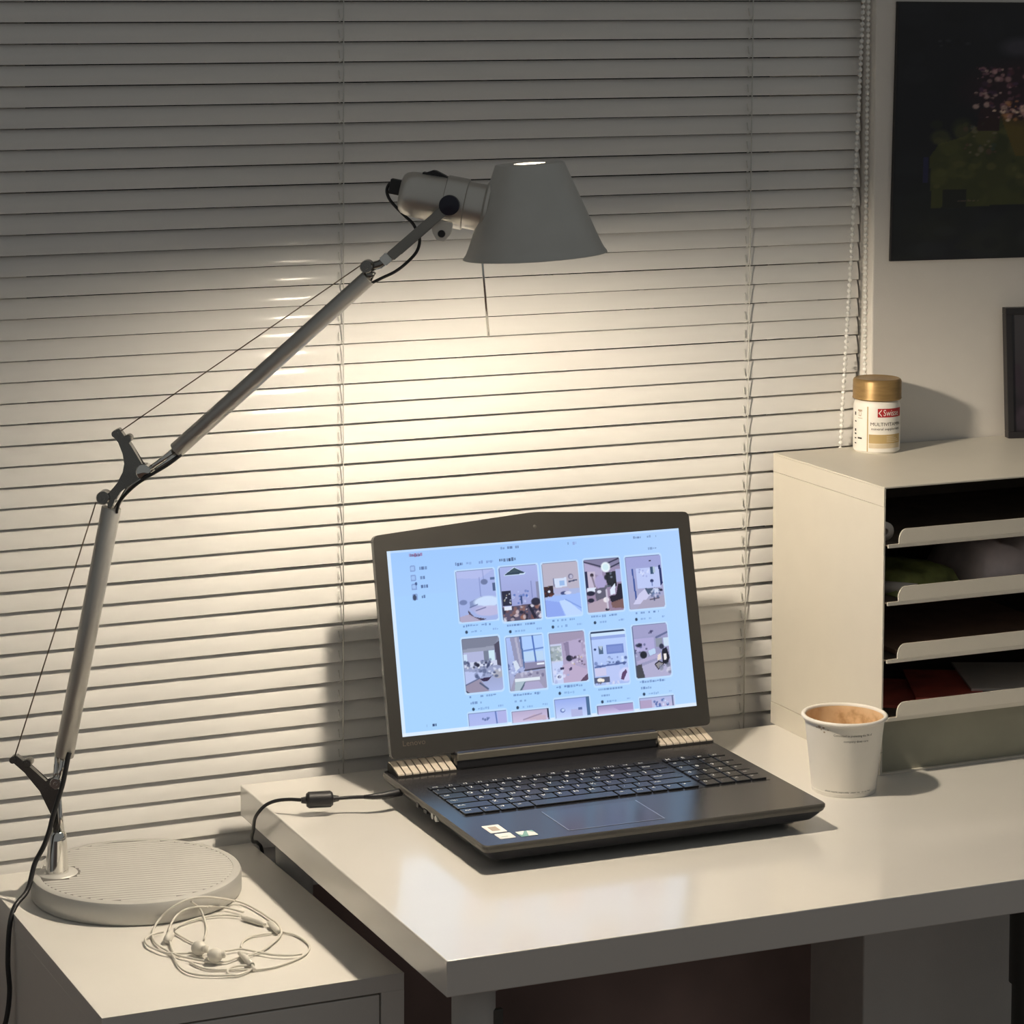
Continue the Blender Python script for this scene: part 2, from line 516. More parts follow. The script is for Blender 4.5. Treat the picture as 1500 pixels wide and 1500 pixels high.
# beaded control chain: one loop hanging at the right end
def chain(pts, step=0.0068):
    b = new_bm()
    P = spline(pts, 10)
    acc = 0; last = P[0]; out = [P[0]]
    for q in P[1:]:
        d = (q - last).length
        while d >= step:
            last = last + (q - last).normalized() * step
            out.append(last.copy()); d = (q - last).length
    for q in out:
        bmesh.ops.create_uvsphere(b, u_segments=8, v_segments=5, radius=0.0027, matrix=Matrix.Translation(q))
    tube(b, P, 0.0005, 5)
    for f in b.faces: f.smooth = True
    return b
ch = obj('bead_chain', chain([(0.7945, 0.010, ztop + 0.02), (0.7891, 0.012, 1.5978), (0.7787, 0.012, 1.337), (0.7714, 0.012, 1.1893), (0.7655, 0.012, 1.0741),
                              (0.766, 0.012, 1.02), (0.776, 0.012, 0.985), (0.790, 0.012, 0.99), (0.7968, 0.012, 1.03), (0.7975, 0.012, 1.1549), (0.7965, 0.012, 1.3528),
                              (0.7950, 0.010, 1.5978), (0.7965, 0.010, ztop + 0.02)]), M['bead'], blind)
ch['kind'] = 'stuff'

# ================================================================== FURNITURE
# ------------------------------------------------------------------ desk
DA = math.radians(-1.085)
def DK(x, y, z): return Vector((x * math.cos(DA) - y * math.sin(DA), x * math.sin(DA) + y * math.cos(DA), z))
desk = thing('desk', 'white rectangular desk on tubular legs standing under the blind', 'desk', (0.5, -0.3, 0.0))
b = new_bm(); box(b, (0, -0.6, 0.706), (1.20, 0.0, 0.74), 0.0012, DK); obj('desktop', b, M['white'], desk)
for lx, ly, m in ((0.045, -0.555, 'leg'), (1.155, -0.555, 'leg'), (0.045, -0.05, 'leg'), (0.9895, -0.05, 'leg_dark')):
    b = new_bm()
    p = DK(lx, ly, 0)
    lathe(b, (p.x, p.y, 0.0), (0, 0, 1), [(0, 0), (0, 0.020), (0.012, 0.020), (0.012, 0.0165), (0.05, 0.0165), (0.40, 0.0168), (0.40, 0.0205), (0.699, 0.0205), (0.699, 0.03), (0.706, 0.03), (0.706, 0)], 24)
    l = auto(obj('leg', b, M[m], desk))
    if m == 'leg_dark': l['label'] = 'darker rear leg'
    if lx < 0.1 and ly < -0.5:
        b = new_bm()
        c = p + Vector((0.0165, -0.0125, 0))
        box(b, (c.x - 0.005, c.y - 0.003, 0.655), (c.x + 0.007, c.y + 0.003, 0.676), 0.001)
        obj('clamp_screw', b, M['leg_dark'], l)

# ------------------------------------------------------------------ nightstand
ns = thing('drawer_unit', 'low white drawer cabinet carrying the lamp, left of the desk', 'cabinet', (-0.132, -0.2, 0.0))
NX0, NX1, NY0, NY1, NZ = -0.2825, 0.0185, -0.4265, 0.0180, 0.668
b = new_bm(); box(b, (NX0, NY0, NZ - 0.0165), (NX1, NY1, NZ), 0.0004); obj('top_panel', b, M['white_ns'], ns)
for x in (NX0, NX1 - 0.0235):
    b = new_bm(); box(b, (x, NY0, 0.02), (x + 0.0235, NY1, NZ - 0.0165), 0.0001); obj('side_panel', b, M['white_ns'], ns)
b = new_bm(); box(b, (NX0 + 0.0236, NY1 - 0.008, 0.03), (NX1 - 0.0236, NY1 - 0.001, NZ - 0.017)); obj('back_panel', b, M['dark_gap'], ns)
b = new_bm(); box(b, (NX0 + 0.0236, NY0 + 0.01, 0.03), (NX1 - 0.0236, NY1 - 0.009, 0.05)); obj('bottom_panel', b, M['white_ns'], ns)
for z0, z1 in ((0.36, 0.6495), (0.055, 0.356)):
    b = new_bm()
    box(b, (NX0 + 0.0252, NY0 + 0.0006, z0), (NX1 - 0.0252, NY0 + 0.018, z1), 0.001)
    d = obj('drawer_front', b, M['white_ns'], ns)
    b = new_bm()
    box(b, (NX0 + 0.035, NY0 + 0.0182, z0 + 0.01), (NX1 - 0.035, NY1 - 0.03, z1 - 0.04))
    obj('drawer_box', b, M['dark_gap'], d)
for x in (NX0 + 0.012, NX1 - 0.012):
    for y in (NY0 + 0.02, NY1 - 0.02):
        b = new_bm(); box(b, (x - 0.01, y - 0.01, 0.0), (x + 0.01, y + 0.01, 0.0198)); obj('foot_glide', b, M['leg_dark'], ns)

# ------------------------------------------------------------------ letter tray cabinet
CX0, CX1, CY0, CY1, CZ0, CZ1 = 0.6645, 1.09, -0.247, -0.0025, 0.7402, 1.0640
cab = thing('letter_tray_cabinet', 'white steel letter tray with four pull-out trays at the right end of the desk', 'letter tray', (0.87, -0.125, CZ0))
TH = 0.0022
b = new_bm()
box(b, (CX0, CY0, CZ1 - TH), (CX1, CY1, CZ1), 0.0007)
box(b, (CX0, CY0, 1.0420), (CX0 + TH, CY1, CZ1 - TH))
box(b, (CX1 - TH, CY0, 1.0420), (CX1, CY1, CZ1 - TH))
obj('top_cover', b, M['steel_white'], cab)
for x in (CX0 + 0.0004, CX1 - TH):
    b = new_bm(); box(b, (x, CY0, 0.7662), (x + TH - 0.0004, CY1, 1.0415)); obj('side_panel', b, M['steel_white'], cab)
b = new_bm()
box(b, (CX0, CY0, CZ0), (CX1, CY1, CZ0 + TH))
box(b, (CX0, CY0, CZ0 + TH), (CX0 + TH, CY1, 0.7655)); box(b, (CX1 - TH, CY0, CZ0 + TH), (CX1, CY1, 0.7655))
obj('base_tray', b, M['steel_white'], cab)
b = new_bm(); box(b, (CX0 + TH, CY0 + 0.004, CZ0 + TH), (CX1 - TH, CY0 + 0.006, 0.8010)); obj('front_plinth', b, M['plinth'], cab)
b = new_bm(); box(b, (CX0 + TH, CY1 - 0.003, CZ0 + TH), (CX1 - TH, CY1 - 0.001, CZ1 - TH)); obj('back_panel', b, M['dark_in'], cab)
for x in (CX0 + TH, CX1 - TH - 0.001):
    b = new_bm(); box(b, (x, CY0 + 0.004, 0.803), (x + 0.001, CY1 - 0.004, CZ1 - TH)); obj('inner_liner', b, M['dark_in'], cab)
TRAYS = (0.9966, 0.9322, 0.8677, 0.8022)
for z in TRAYS:
    b = new_bm()
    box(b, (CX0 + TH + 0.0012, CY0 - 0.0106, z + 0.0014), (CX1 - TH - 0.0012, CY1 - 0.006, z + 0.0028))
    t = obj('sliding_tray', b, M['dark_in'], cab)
    # front lip: low foot at the corner, then a quarter-round up to the full height
    xl, xr = CX0 - 0.0010, CX1 - 0.0012
    out = [(xl, z - 0.0012), (xr, z - 0.0012), (xr, z + 0.0028), (xr - 0.014, z + 0.0032)]
    n = 8
    for k in range(n + 1):
        a = PI / 2 * k / n
        out.append((xr - 0.014 - 0.011 * (1 - math.cos(a)), z + 0.0035 + 0.0150 * math.sin(a)))
    for k in range(n + 1):
        a = PI / 2 * (1 - k / n)
        out.append((xl + 0.014 + 0.011 * (1 - math.cos(a)), z + 0.0035 + 0.0150 * math.sin(a)))
    out += [(xl + 0.0135, z + 0.0030), (xl, z + 0.0027)]
    b = new_bm()
    # the lip slopes back towards its top edge
    prism(b, out, lambda a, c, d: Vector((a, d + 0.18 * max(0, c - z - 0.0030), c + 0.0026)), CY0 - 0.0120, CY0 - 0.0104)
    lip = obj('front_lip', b, M['steel_white'], t)

# things lying in the trays
b = new_bm()
lathe(b, (0.6785, CY0 + 0.018, 0.9996 + 0.0105), (0.04, 1, 0), [(0, 0.0035), (0, 0.0105), (0.19, 0.0105), (0.19, 0.0035), (0, 0.0035)], 20)
tag(obj('paper_roll', b, M['pale_paper'], smooth=True), 'small white paper roll lying at the left of the top tray', 'paper roll')
b = new_bm()
def pillow(bm, c, sx, sy, h, yaw, n=8):
    g = []
    for i in range(n + 1):
        r = []
        for j in range(n + 1):
            u, v = i / n * 2 - 1, j / n * 2 - 1
            k = max(0, (1 - u ** 4)) ** 0.5 * max(0, (1 - v ** 4)) ** 0.5
            wv = 1 + 0.18 * math.sin(5 * u + 3 * v)
            x, y = u * sx, v * sy
            r.append((c[0] + x * math.cos(yaw) - y * math.sin(yaw), c[1] + x * math.sin(yaw) + y * math.cos(yaw), h * k * wv))
        g.append(r)
    T = [[bm.verts.new((x, y, c[2] + 0.0008 + z)) for x, y, z in r] for r in g]
    B = [[bm.verts.new((x, y, c[2])) for x, y, z in r] for r in g]
    for i in range(n):
        for j in range(n):
            bm.faces.new((T[i][j], T[i + 1][j], T[i + 1][j + 1], T[i][j + 1])).smooth = True
            bm.faces.new((B[i][j], B[i][j + 1], B[i + 1][j + 1], B[i + 1][j]))
    for i in range(n):
        bm.faces.new((T[i][0], B[i][0], B[i + 1][0], T[i + 1][0])); bm.faces.new((T[i][n], T[i + 1][n], B[i + 1][n], B[i][n]))
        bm.faces.new((T[0][i], T[0][i + 1], B[0][i + 1], B[0][i])); bm.faces.new((T[n][i], B[n][i], B[n][i + 1], T[n][i + 1]))
pillow(b, (0.738, -0.168, 0.9352), 0.055, 0.055, 0.022, 0.15)
tag(obj('snack_packet', b, M['green_bag']), 'crumpled green packet in the second tray from the top', 'packet')
b = new_bm()
tube(b, [(0.686, -0.205, 0.9426), (0.716, -0.236, 0.9426)], 0.0072, 12)
tag(obj('rolled_tube', b, M['pale_paper']), 'pale tube lying slantwise beside the green packet', 'tube')
b = new_bm(); pillow(b, (0.868, -0.165, 0.9352), 0.068, 0.066, 0.047, 0.05)
tag(obj('plastic_bag', b, M['pink_bag']), 'puffy pale pink plastic bag filling the second tray', 'bag')
b = new_bm(); box(b, (0.69, -0.235, 0.8707), (0.93, -0.03, 0.8767), 0.001)
tag(obj('brown_envelope', b, M['brown_paper']), 'dark brown envelope lying flat in the third tray from the top', 'envelope')
for i, (x, y, yaw, sx, sy, z, m, lab) in enumerate((
        (0.735, -0.165, -0.55, 0.045, 0.062, 0.8052, 'red_paper', 'red booklet at the left of the bottom tray'),
        (0.800, -0.165, -0.45, 0.040, 0.066, 0.8084, 'red_paper', 'red booklet overlapping another one in the bottom tray'),
        (0.875, -0.168, -0.40, 0.045, 0.062, 0.8116, 'pale_paper', 'pale folded paper lying on the red booklets'))):
    b = new_bm()
    cyw, syw = math.cos(yaw), math.sin(yaw)
    box(b, (-sx, -sy, 0), (sx, sy, 0.003), 0.0004, lambda px, py, pz: Vector((x + px * cyw - py * syw, y + px * syw + py * cyw, z + pz)))
    tag(obj('booklet' if i < 2 else 'folded_paper', b, M[m]), lab, 'booklet' if i < 2 else 'paper')

# ------------------------------------------------------------------ supplement jar
jx, jy, jz = 0.7855, -0.036, CZ1
jar = thing('supplement_jar', 'white supplement jar with gold lid standing on the letter tray', 'jar', (jx, jy, jz))
b = new_bm()
lathe(b, (jx, jy, jz), (0, 0, 1), [(0, 0), (0, 0.0255), (0.0025, 0.0277), (0.055, 0.0277), (0.0605, 0.0262), (0.0635, 0.0235), (0.0635, 0)], 48)
auto(obj('body', b, M['jar_white'], jar))
b = new_bm()
prof = [(0.0628, 0), (0.0628, 0.0283), (0.0640, 0.0291), (0.0655, 0.0287), (0.0840, 0.0287), (0.0862, 0.0278), (0.0872, 0.0262), (0.0864, 0.024), (0.0864, 0)]
lathe(b, (jx, jy, jz), (0, 0, 1), prof, 60)
auto(obj('lid', b, M['gold'], jar), 40)
JA = math.atan2(-2.865, -1.789)     # towards the room
def JW(rad):
    def f(a, c):
        ph = JA + a / 0.0277
        return Vector((jx + rad * math.cos(ph), jy + rad * math.sin(ph), jz + c))
    return f
def jpatch(bm, a0, a1, z0, z1, mi, rad=0.0279, n=14):
    f = JW(rad)
    A = [(bm.verts.new(f(a0 + (a1 - a0) * i / n, z0)), bm.verts.new(f(a0 + (a1 - a0) * i / n, z1))) for i in range(n + 1)]
    for (p, q), (r, s) in zip(A, A[1:]):
        fc = bm.faces.new((p, r, s, q)); fc.material_index = mi; fc.smooth = True
ang = lambda d: math.radians(d) * 0.0277
b = new_bm()
jpatch(b, ang(-24), ang(-21), 0.0025, 0.0560, 0)
jpatch(b, ang(-19), ang(70), 0.0125, 0.0232, 0)
jpatch(b, ang(-19), ang(70), 0.0068, 0.0122, 1)
jpatch(b, ang(2), ang(75), 0.0437, 0.0540, 2)
tri = [(ang(4), 0.0488), (ang(12), 0.0532), (ang(12), 0.0518), (ang(6.5), 0.0488), (ang(12), 0.0458), (ang(12), 0.0444)]
fb = JW(0.02805)
b.faces.new([b.verts.new(fb(*q)) for q in tri]).material_index = 3
lettering(b, 'Swisse', 0.0105, lambda a, c: JW(0.0281)(a + ang(38), c + 0.0455), 3, width=ang(44))
lettering(b, 'MULTIVITAMIN', 0.0058, lambda a, c: JW(0.0280)(a + ang(27), c + 0.0335), 4, width=ang(84))
lettering(b, 'mineral supplement', 0.0044, lambda a, c: JW(0.0280)(a + ang(27), c + 0.0285), 4, width=ang(80))
for k in range(4): jpatch(b, ang(25), ang(65 - 6 * k), 0.0145 + 0.002 * k, 0.0152 + 0.002 * k, 1, 0.02795, 6)
for k, (a0, a1, z0, z1) in enumerate(((-52, -38, 0.0495, 0.0515), (-50, -40, 0.0440, 0.0446), (-52, -37, 0.0410, 0.0417), (-66, -60, 0.044, 0.048), (-66, -58, 0.036, 0.0375),
                                      (-52, -38, 0.0165, 0.0185), (-66, -59, 0.025, 0.028), (-66, -58, 0.021, 0.023), (-66, -58, 0.016, 0.0175), (-66, -58, 0.010, 0.0115))):
    jpatch(b, ang(a0), ang(a1), z0, z1, 4 if k > 2 else 5, 0.02795, 4)
ring = [ (math.cos(t) * 0.0022 + ang(-45), math.sin(t) * 0.0032 + 0.0468) for t in np.linspace(0, 2 * PI, 14)[:-1]]
ring2 = [ (math.cos(t) * 0.0015 + ang(-45), math.sin(t) * 0.0024 + 0.0468) for t in np.linspace(0, 2 * PI, 14)[:-1]]
A = [b.verts.new(JW(0.02795)(*q)) for q in ring]; B = [b.verts.new(JW(0.02795)(*q)) for q in ring2]
for i in range(len(A)): b.faces.new((A[i], A[(i + 1) % len(A)], B[(i + 1) % len(A)], B[i])).material_index = 5
obj('label', b, [M['label_gold'], M['label_pale'], M['label_red'], M['sticker_w'], M['ink'], M['sticker_t']], jar, recalc=False)

# ------------------------------------------------------------------ paper cup
kx, ky, kz = 0.600, -0.2755, 0.7402
cup = thing('paper_cup', 'used white paper cup with coffee-stained inside beside the laptop', 'cup', (kx, ky, kz))
H, RB, RT = 0.0845, 0.0345, 0.0440
rad = lambda h: RB + (RT - RB) * h / H
b = new_bm()
prof = [(0.0, RB - 0.0012, 0), (0.0, RB, 0), (0.004, rad(0.004) + 0.0003, 0), (0.0042, rad(0.0042), 0), (0.03, rad(0.03), 0), (0.079, rad(0.079), 0)]
for k in range(9):
    a = -PI / 2 + 2 * PI * k / 10
    prof.append((0.0820 + 0.0024 * math.sin(a), RT + 0.0008 + 0.0024 * math.cos(a), 0))
prof += [(0.079, rad(0.079) - 0.0009, 1), (0.03, rad(0.03) - 0.0009, 1), (0.006, rad(0.006) - 0.0009, 1), (0.006, 0, 1)]
lathe(b, (kx, ky, kz), (0, 0, 1), prof, 64)
auto(obj('cup_body', b, [M['paper_cup'], M['cup_in']], cup), 50)
KA = math.atan2(-2.6254, -1.6033)
def KW(a, c, e=0.0003):
    r = rad(c) + e
    ph = KA + a / r
    return Vector((kx + r * math.cos(ph), ky + r * math.sin(ph), kz + c))
for txt, sz, da, dc, wd in (('Committed to protecting the life of', 0.0035, 0.0105, 0.0690, 0.044), ('company does care', 0.0035, 0.0135, 0.0628, 0.028),
                            ('please recycle responsibly   paper cup   do not litter', 0.0024, 0.006, 0.0056, 0.054)):
    b = new_bm()
    lettering(b, txt, sz, lambda a, c: KW(a + da, c + dc), 0, width=wd)
    obj('printed_text', b, M['ink'], cup, recalc=False)
b = new_bm()
for a, c, r in ((-0.029, 0.0770, 0.0016), (-0.0265, 0.0745, 0.0009), (-0.0225, 0.0722, 0.0010), (-0.0325, 0.0760, 0.0008), (-0.018, 0.0752, 0.0006), (-0.0235, 0.0768, 0.0012)):
    b.faces.new([b.verts.new(KW(a + r * 1.3 * math.cos(t), c + r * math.sin(t), 0.0002)) for t in np.linspace(0, 2 * PI, 11)[:-1]])
obj('coffee_drips', b, M['sticker_t'], cup, recalc=False)

# ------------------------------------------------------------------ poster and framed picture
P = Paint(230, 250, (24, 25, 32))
P.vgrad(0, (28, 28, 35), 0.45, (20, 21, 30)); P.vgrad(0.45, (20, 21, 29), 1.0, (33, 36, 35))
P.specks(0, 0, 1, 1, 60, [(17, 18, 24), (36, 38, 45), (26, 30, 28)], 0.03, 0.10, 0.5)
P.ell(0.42, 0.17, 0.06, 0.035, (76, 72, 84), 0.8, 0.9); P.ell(0.50, 0.14, 0.05, 0.03, (58, 56, 68), 0.6, 0.9)
P.specks(0.14, 0.13, 0.25, 0.19, 8, [(60, 58, 66), (20, 20, 26)], 0.003, 0.010)
P.poly([(0.12, 0.60), (0.15, 0.55), (0.24, 0.52), (0.33, 0.44), (0.62, 0.42), (0.95, 0.46), (0.97, 0.78), (0.13, 0.80)], (66, 69, 32), 0.95)
P.specks(0.14, 0.47, 0.95, 0.78, 110, [(88, 90, 46), (56, 60, 28), (104, 100, 58), (46, 52, 28), (72, 76, 36)], 0.008, 0.04, 0.55)
P.poly([(0.36, 0.43), (0.62, 0.44), (0.60, 0.60), (0.42, 0.60)], (104, 84, 30), 0.75)
P.poly([(0.29, 0.41), (0.36, 0.41), (0.36, 0.50), (0.28, 0.50)], (46, 22, 26), 0.9)
P.specks(0.24, 0.47, 0.36, 0.60, 24, [(96, 70, 60), (60, 74, 66), (120, 110, 90)], 0.004, 0.012, 0.8)
P.rect(0.17, 0.73, 0.25, 0.80, (30, 32, 26)); P.rect(0.10, 0.60, 0.115, 0.70, (40, 40, 84), 0.8)
P.words(0.22, 0.775, 0.09, 0.008, (130, 104, 96), 0.8)
P.ell(0.52, 0.34, 0.28, 0.12, (50, 26, 38), 0.85, 0.5)
P.specks(0.27, 0.25, 0.80, 0.45, 330, [(146, 104, 116), (186, 146, 146), (92, 50, 64), (74, 46, 76), (34, 18, 28), (40, 22, 34), (206, 176, 166)], 0.003, 0.013, 0.9)
P.specks(0.34, 0.38, 0.72, 0.46, 70, [(236, 206, 180), (214, 160, 150), (190, 130, 84), (60, 30, 36)], 0.004, 0.014, 0.95)
P.specks(0.08, 0.84, 0.95, 0.98, 40, [(44, 46, 50), (24, 26, 26), (38, 40, 34)], 0.02, 0.07, 0.5)
pos = thing('poster', 'large dark poster of blossoms in a green vase on the wall', 'poster', (1.03, -0.003, 1.44))
b = new_bm(); prism(b, [(0.8217, 1.2853), (1.2350, 1.2800), (1.2410, 1.5930), (0.8270, 1.5962)], lambda a, c, d: Vector((a, d, c)), -0.0040, -0.0003); obj('mount_board', b, M['frame_dark'], pos)
def FP(u, v):
    return (0.8235 + 0.0053 * (1 - v) + u * 0.4095, -0.0043, 1.2868 - u * 0.0045 + (1 - v) * 0.3078)
colour_grid('printed_picture', P.a, FP, attr_mat('poster_print', 0, 0.45), pos)

fr = thing('framed_picture', 'dark framed picture leaning on the wall above the letter tray, at its far end', 'picture', (1.06, -0.02, CZ1))
FA = math.radians(-13)
def FR(x, y, z):
    y2 = y + z * 0.10
    return Vector((0.9805 + x * math.cos(FA) - y2 * math.sin(FA), -0.0205 + x * math.sin(FA) + y2 * math.cos(FA), CZ1 + 0.0003 + z))
b = new_bm()
for lo, hi in (((0, -0.006, 0), (0.10, 0.006, 0.008)), ((0, -0.006, 0.150), (0.10, 0.006, 0.158)), ((0, -0.006, 0.008), (0.008, 0.006, 0.150)), ((0.092, -0.006, 0.008), (0.10, 0.006, 0.150))):
    box(b, lo, hi, 0.0006, FR)
obj('frame', b, M['frame_dark'], fr)
P = Paint(40, 60, (58, 55, 60)); P.vgrad(0, (66, 64, 68), 1, (38, 34, 40)); P.specks(0, 0.5, 1, 1, 20, [(50, 36, 50), (30, 28, 34), (70, 60, 72)], 0.06, 0.2, 0.6)
colour_grid('picture_print', P.a, lambda u, v: tuple(FR(0.008 + 0.084 * u, -0.003, 0.150 - 0.142 * v)), attr_mat('small_print', 0, 0.4), fr)

# ================================================================== DESK LAMP
CXY = Vector((-0.2258, -0.0705, 0)); LD = Vector((0.8706, -0.4921, 0)); LN = Vector((-0.4921, -0.8706, 0))
def LM(s, z, n=0.0): return CXY + LD * s + LN * n + Vector((0, 0, z))
lamp = thing('desk_lamp', 'silver jointed arm desk lamp with conical shade, switched on', 'lamp', (-0.147, -0.094, NZ))
bc = Vector((-0.147, -0.094, 0))
# round base with a ribbed top
b = new_bm()
lathe(b, (bc.x, bc.y, NZ), (0, 0, 1), [(0.0004, 0), (0.0004, 0.1075), (0.003, 0.1095), (0.0205, 0.1095), (0.0232, 0.1082), (0.0242, 0.1055), (0.0242, 0.1005), (0.0236, 0.1003), (0.0236, 0)], 96)
base = auto(obj('base', b, M['base_alu'], lamp), 40)
b = new_bm()
cs = (CXY - bc); y = -0.0960
ribdir = Vector((0.985, -0.17, 0)).normalized(); rn = Vector((-ribdir.y, ribdir.x, 0))
k = 0
while y < 0.0998:
    half = math.sqrt(max(0, 0.1 ** 2 - y ** 2))
    segs = [(-half, half)]
    # leave the collar of the post clear
    cxl, cyl = cs.dot(ribdir), cs.dot(rn)
    if abs(y - cyl) < 0.024:
        hh = math.sqrt(0.024 ** 2 - (y - cyl) ** 2)
        segs = [(max(-half, cxl + hh), half)]
    for a0, a1 in segs:
        if a1 - a0 > 0.006:
            pts = []
            for a, yy, zz in ((a0, y - 0.0026, 0.0238), (a0, y, 0.0249), (a0, y + 0.0026, 0.0238), (a1, y - 0.0026, 0.0238), (a1, y, 0.0249), (a1, y + 0.0026, 0.0238)):
                pts.append(b.verts.new(bc + ribdir * a + rn * yy + Vector((0, 0, NZ + zz))))
            b.faces.new((pts[0], pts[3], pts[4], pts[1])); b.faces.new((pts[1], pts[4], pts[5], pts[2])); b.faces.new((pts[0], pts[1], pts[2])); b.faces.new((pts[3], pts[5], pts[4]))
    y += 0.0070
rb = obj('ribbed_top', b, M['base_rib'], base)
b = new_bm(); lathe(b, (bc.x, bc.y, NZ), (0, 0, 1), [(0.0235, 0.1000), (0.0238, 0.0998), (0.0238, 0)], 64); obj('groove_shade_disc', b, M['rib_shade'], base)  # added disc, coloured dark to paint the shade in the grooves
b = new_bm()
zb = NZ + 0.0238
lathe(b, LM(0, zb), (0, 0, 1), [(0, 0.0215), (0.0012, 0.0205), (0.0012, 0)], 40); obj('post_collar', b, M['base_alu'], base)
b = new_bm()
lathe(b, LM(0, zb), (0, 0, 1), [(0.0005, 0), (0.0005, 0.0122), (0.036, 0.0102), (0.042, 0.0098), (0.0445, 0.0075), (0.0445, 0.0)], 40)
auto(obj('post', b, M['chrome'], lamp), 40)
# lower forked joint
J0 = [(-0.0472, 0.8101), (-0.0420, 0.8160), (-0.0322, 0.8088), (-0.0103, 0.7887), (-0.0021, 0.7948), (0.0048, 0.7891), (0.0040, 0.7752), (0.0021, 0.7543), (0.0033, 0.7340),
      (-0.0033, 0.7340), (-0.0030, 0.7519), (-0.0105, 0.7656), (-0.0162, 0.7792), (-0.0323, 0.7984), (-0.0427, 0.8063)]
b = new_bm(); prism(b, J0, LM, -0.0045, 0.0045)
es = [e for e in b.edges]; bmesh.ops.bevel(b, geom=es, offset=0.0007, segments=1, affect='EDGES')
j0 = obj('lower_joint', b, M['cast'], lamp)
def knob(s, z, r, n0, n1, m, parent, nm='joint_knob'):
    b = new_bm()
    lathe(b, LM(s, z, n0), LN, [(0, 0), (0, r * 0.9), (0.001, r), (n1 - n0 - 0.0012, r), (n1 - n0 - 0.0003, r * 0.85), (n1 - n0 - 0.0003, r * 0.35), (n1 - n0, r * 0.3), (n1 - n0, 0)], 24)
    return auto(obj(nm, b, m, parent), 40)
knob(-0.0296, 0.8082, 0.0045, -0.007, 0.007, M['cast'], j0)
knob(0.0005, 0.7880, 0.0062, -0.008, 0.0075, M['chrome'], j0, 'pivot')
b = new_bm(); tube(b, [LM(-0.0451, 0.8109, -0.006), LM(-0.0451, 0.8109, 0.006)], 0.0035, 12); obj('wire_anchor', b, M['cast'], j0)
# twin rods joining post, joint and tube
b = new_bm()
tube(b, [LM(0.0008, 0.8180), LM(-0.0010, 0.7960), LM(-0.0005, 0.7860)], 0.0026, 10)
tube(b, [LM(0.0074, 0.8180), LM(0.0045, 0.7990), LM(0.0018, 0.7859)], 0.0032, 10)
tube(b, [LM(0.0060, 0.7339, 0.002), LM(0.0048, 0.7479, 0.003), LM(0.0032, 0.7750, 0.003)], 0.0027, 10)
obj('connecting_rods', b, M['chrome'], j0)
def arm_tube(p0, p1, r, nm):
    b = new_bm(); a = LM(*p0); c = LM(*p1); L = (c - a).length
    lathe(b, a, c - a, [(0.0006, 0), (0.0006, r * 0.8), (0, r * 0.86), (0, r * 0.94), (0.0008, r), (L - 0.0008, r), (L, r * 0.94), (L, r * 0.86), (L - 0.0006, r * 0.8), (L - 0.0006, 0)], 32)
    return auto(obj(nm, b, M['lamp_tube'], lamp), 40)
arm_tube((0.0080, 0.8156), (0.0597, 1.0780), 0.0102, 'lower_arm')
arm_tube((0.1273, 1.1384), (0.3264, 1.3194), 0.0084, 'upper_arm')
# elbow casting
J1 = [(0.0651, 1.1596), (0.0689, 1.1609), (0.0818, 1.1427), (0.0924, 1.1236), (0.0969, 1.1248), (0.0992, 1.1173), (0.0953, 1.1104), (0.0885, 1.1087), (0.0786, 1.1025), (0.0701, 1.0947),
      (0.0639, 1.0870), (0.0609, 1.0771), (0.0565, 1.0781), (0.0563, 1.0898), (0.0580, 1.0944), (0.0679, 1.1045), (0.0734, 1.1152), (0.0752, 1.1243), (0.0735, 1.1349), (0.0688, 1.1469), (0.0624, 1.1520)]
b = new_bm(); prism(b, J1, LM, -0.005, 0.005)
bmesh.ops.bevel(b, geom=list(b.edges), offset=0.0008, segments=1, affect='EDGES')
j1 = obj('elbow_joint', b, M['cast'], lamp)
knob(0.0522, 1.0886, 0.0070, -0.008, 0.008, M['cast'], j1)
knob(0.0779, 1.1501, 0.0042, -0.007, 0.007, M['cast'], j1)
knob(0.0946, 1.1164, 0.0078, -0.008, 0.008, M['chrome'], j1, 'pivot')
b = new_bm(); tube(b, [LM(0.0649, 1.1551, -0.006), LM(0.0649, 1.1551, 0.006)], 0.0036, 12); obj('wire_anchor', b, M['cast'], j1)
b = new_bm()
tube(b, [LM(0.0967, 1.1164, 0.003), LM(0.1145, 1.1296, 0.002), LM(0.1291, 1.1418, 0.0)], 0.0030, 10)
tube(b, [LM(0.1003, 1.1144, 0.001), LM(0.1182, 1.1268, 0.0), LM(0.1311, 1.1367, 0.0)], 0.0034, 10)
tube(b, [LM(0.0938, 1.1124), LM(0.0774, 1.0990), LM(0.0635, 1.0756)], 0.0024, 8)
obj('connecting_rods', b, M['chrome'], j1)
# tension wires
for p in ([LM(-0.0436, 0.8134, 0.004), LM(0.0444, 1.0835, 0.004)], [LM(0.0685, 1.1566, 0.004), LM(0.3203, 1.3333, 0.004)]):
    b = new_bm(); tube(b, p, 0.0007, 6); obj('tension_wire', b, M['wire'], lamp)
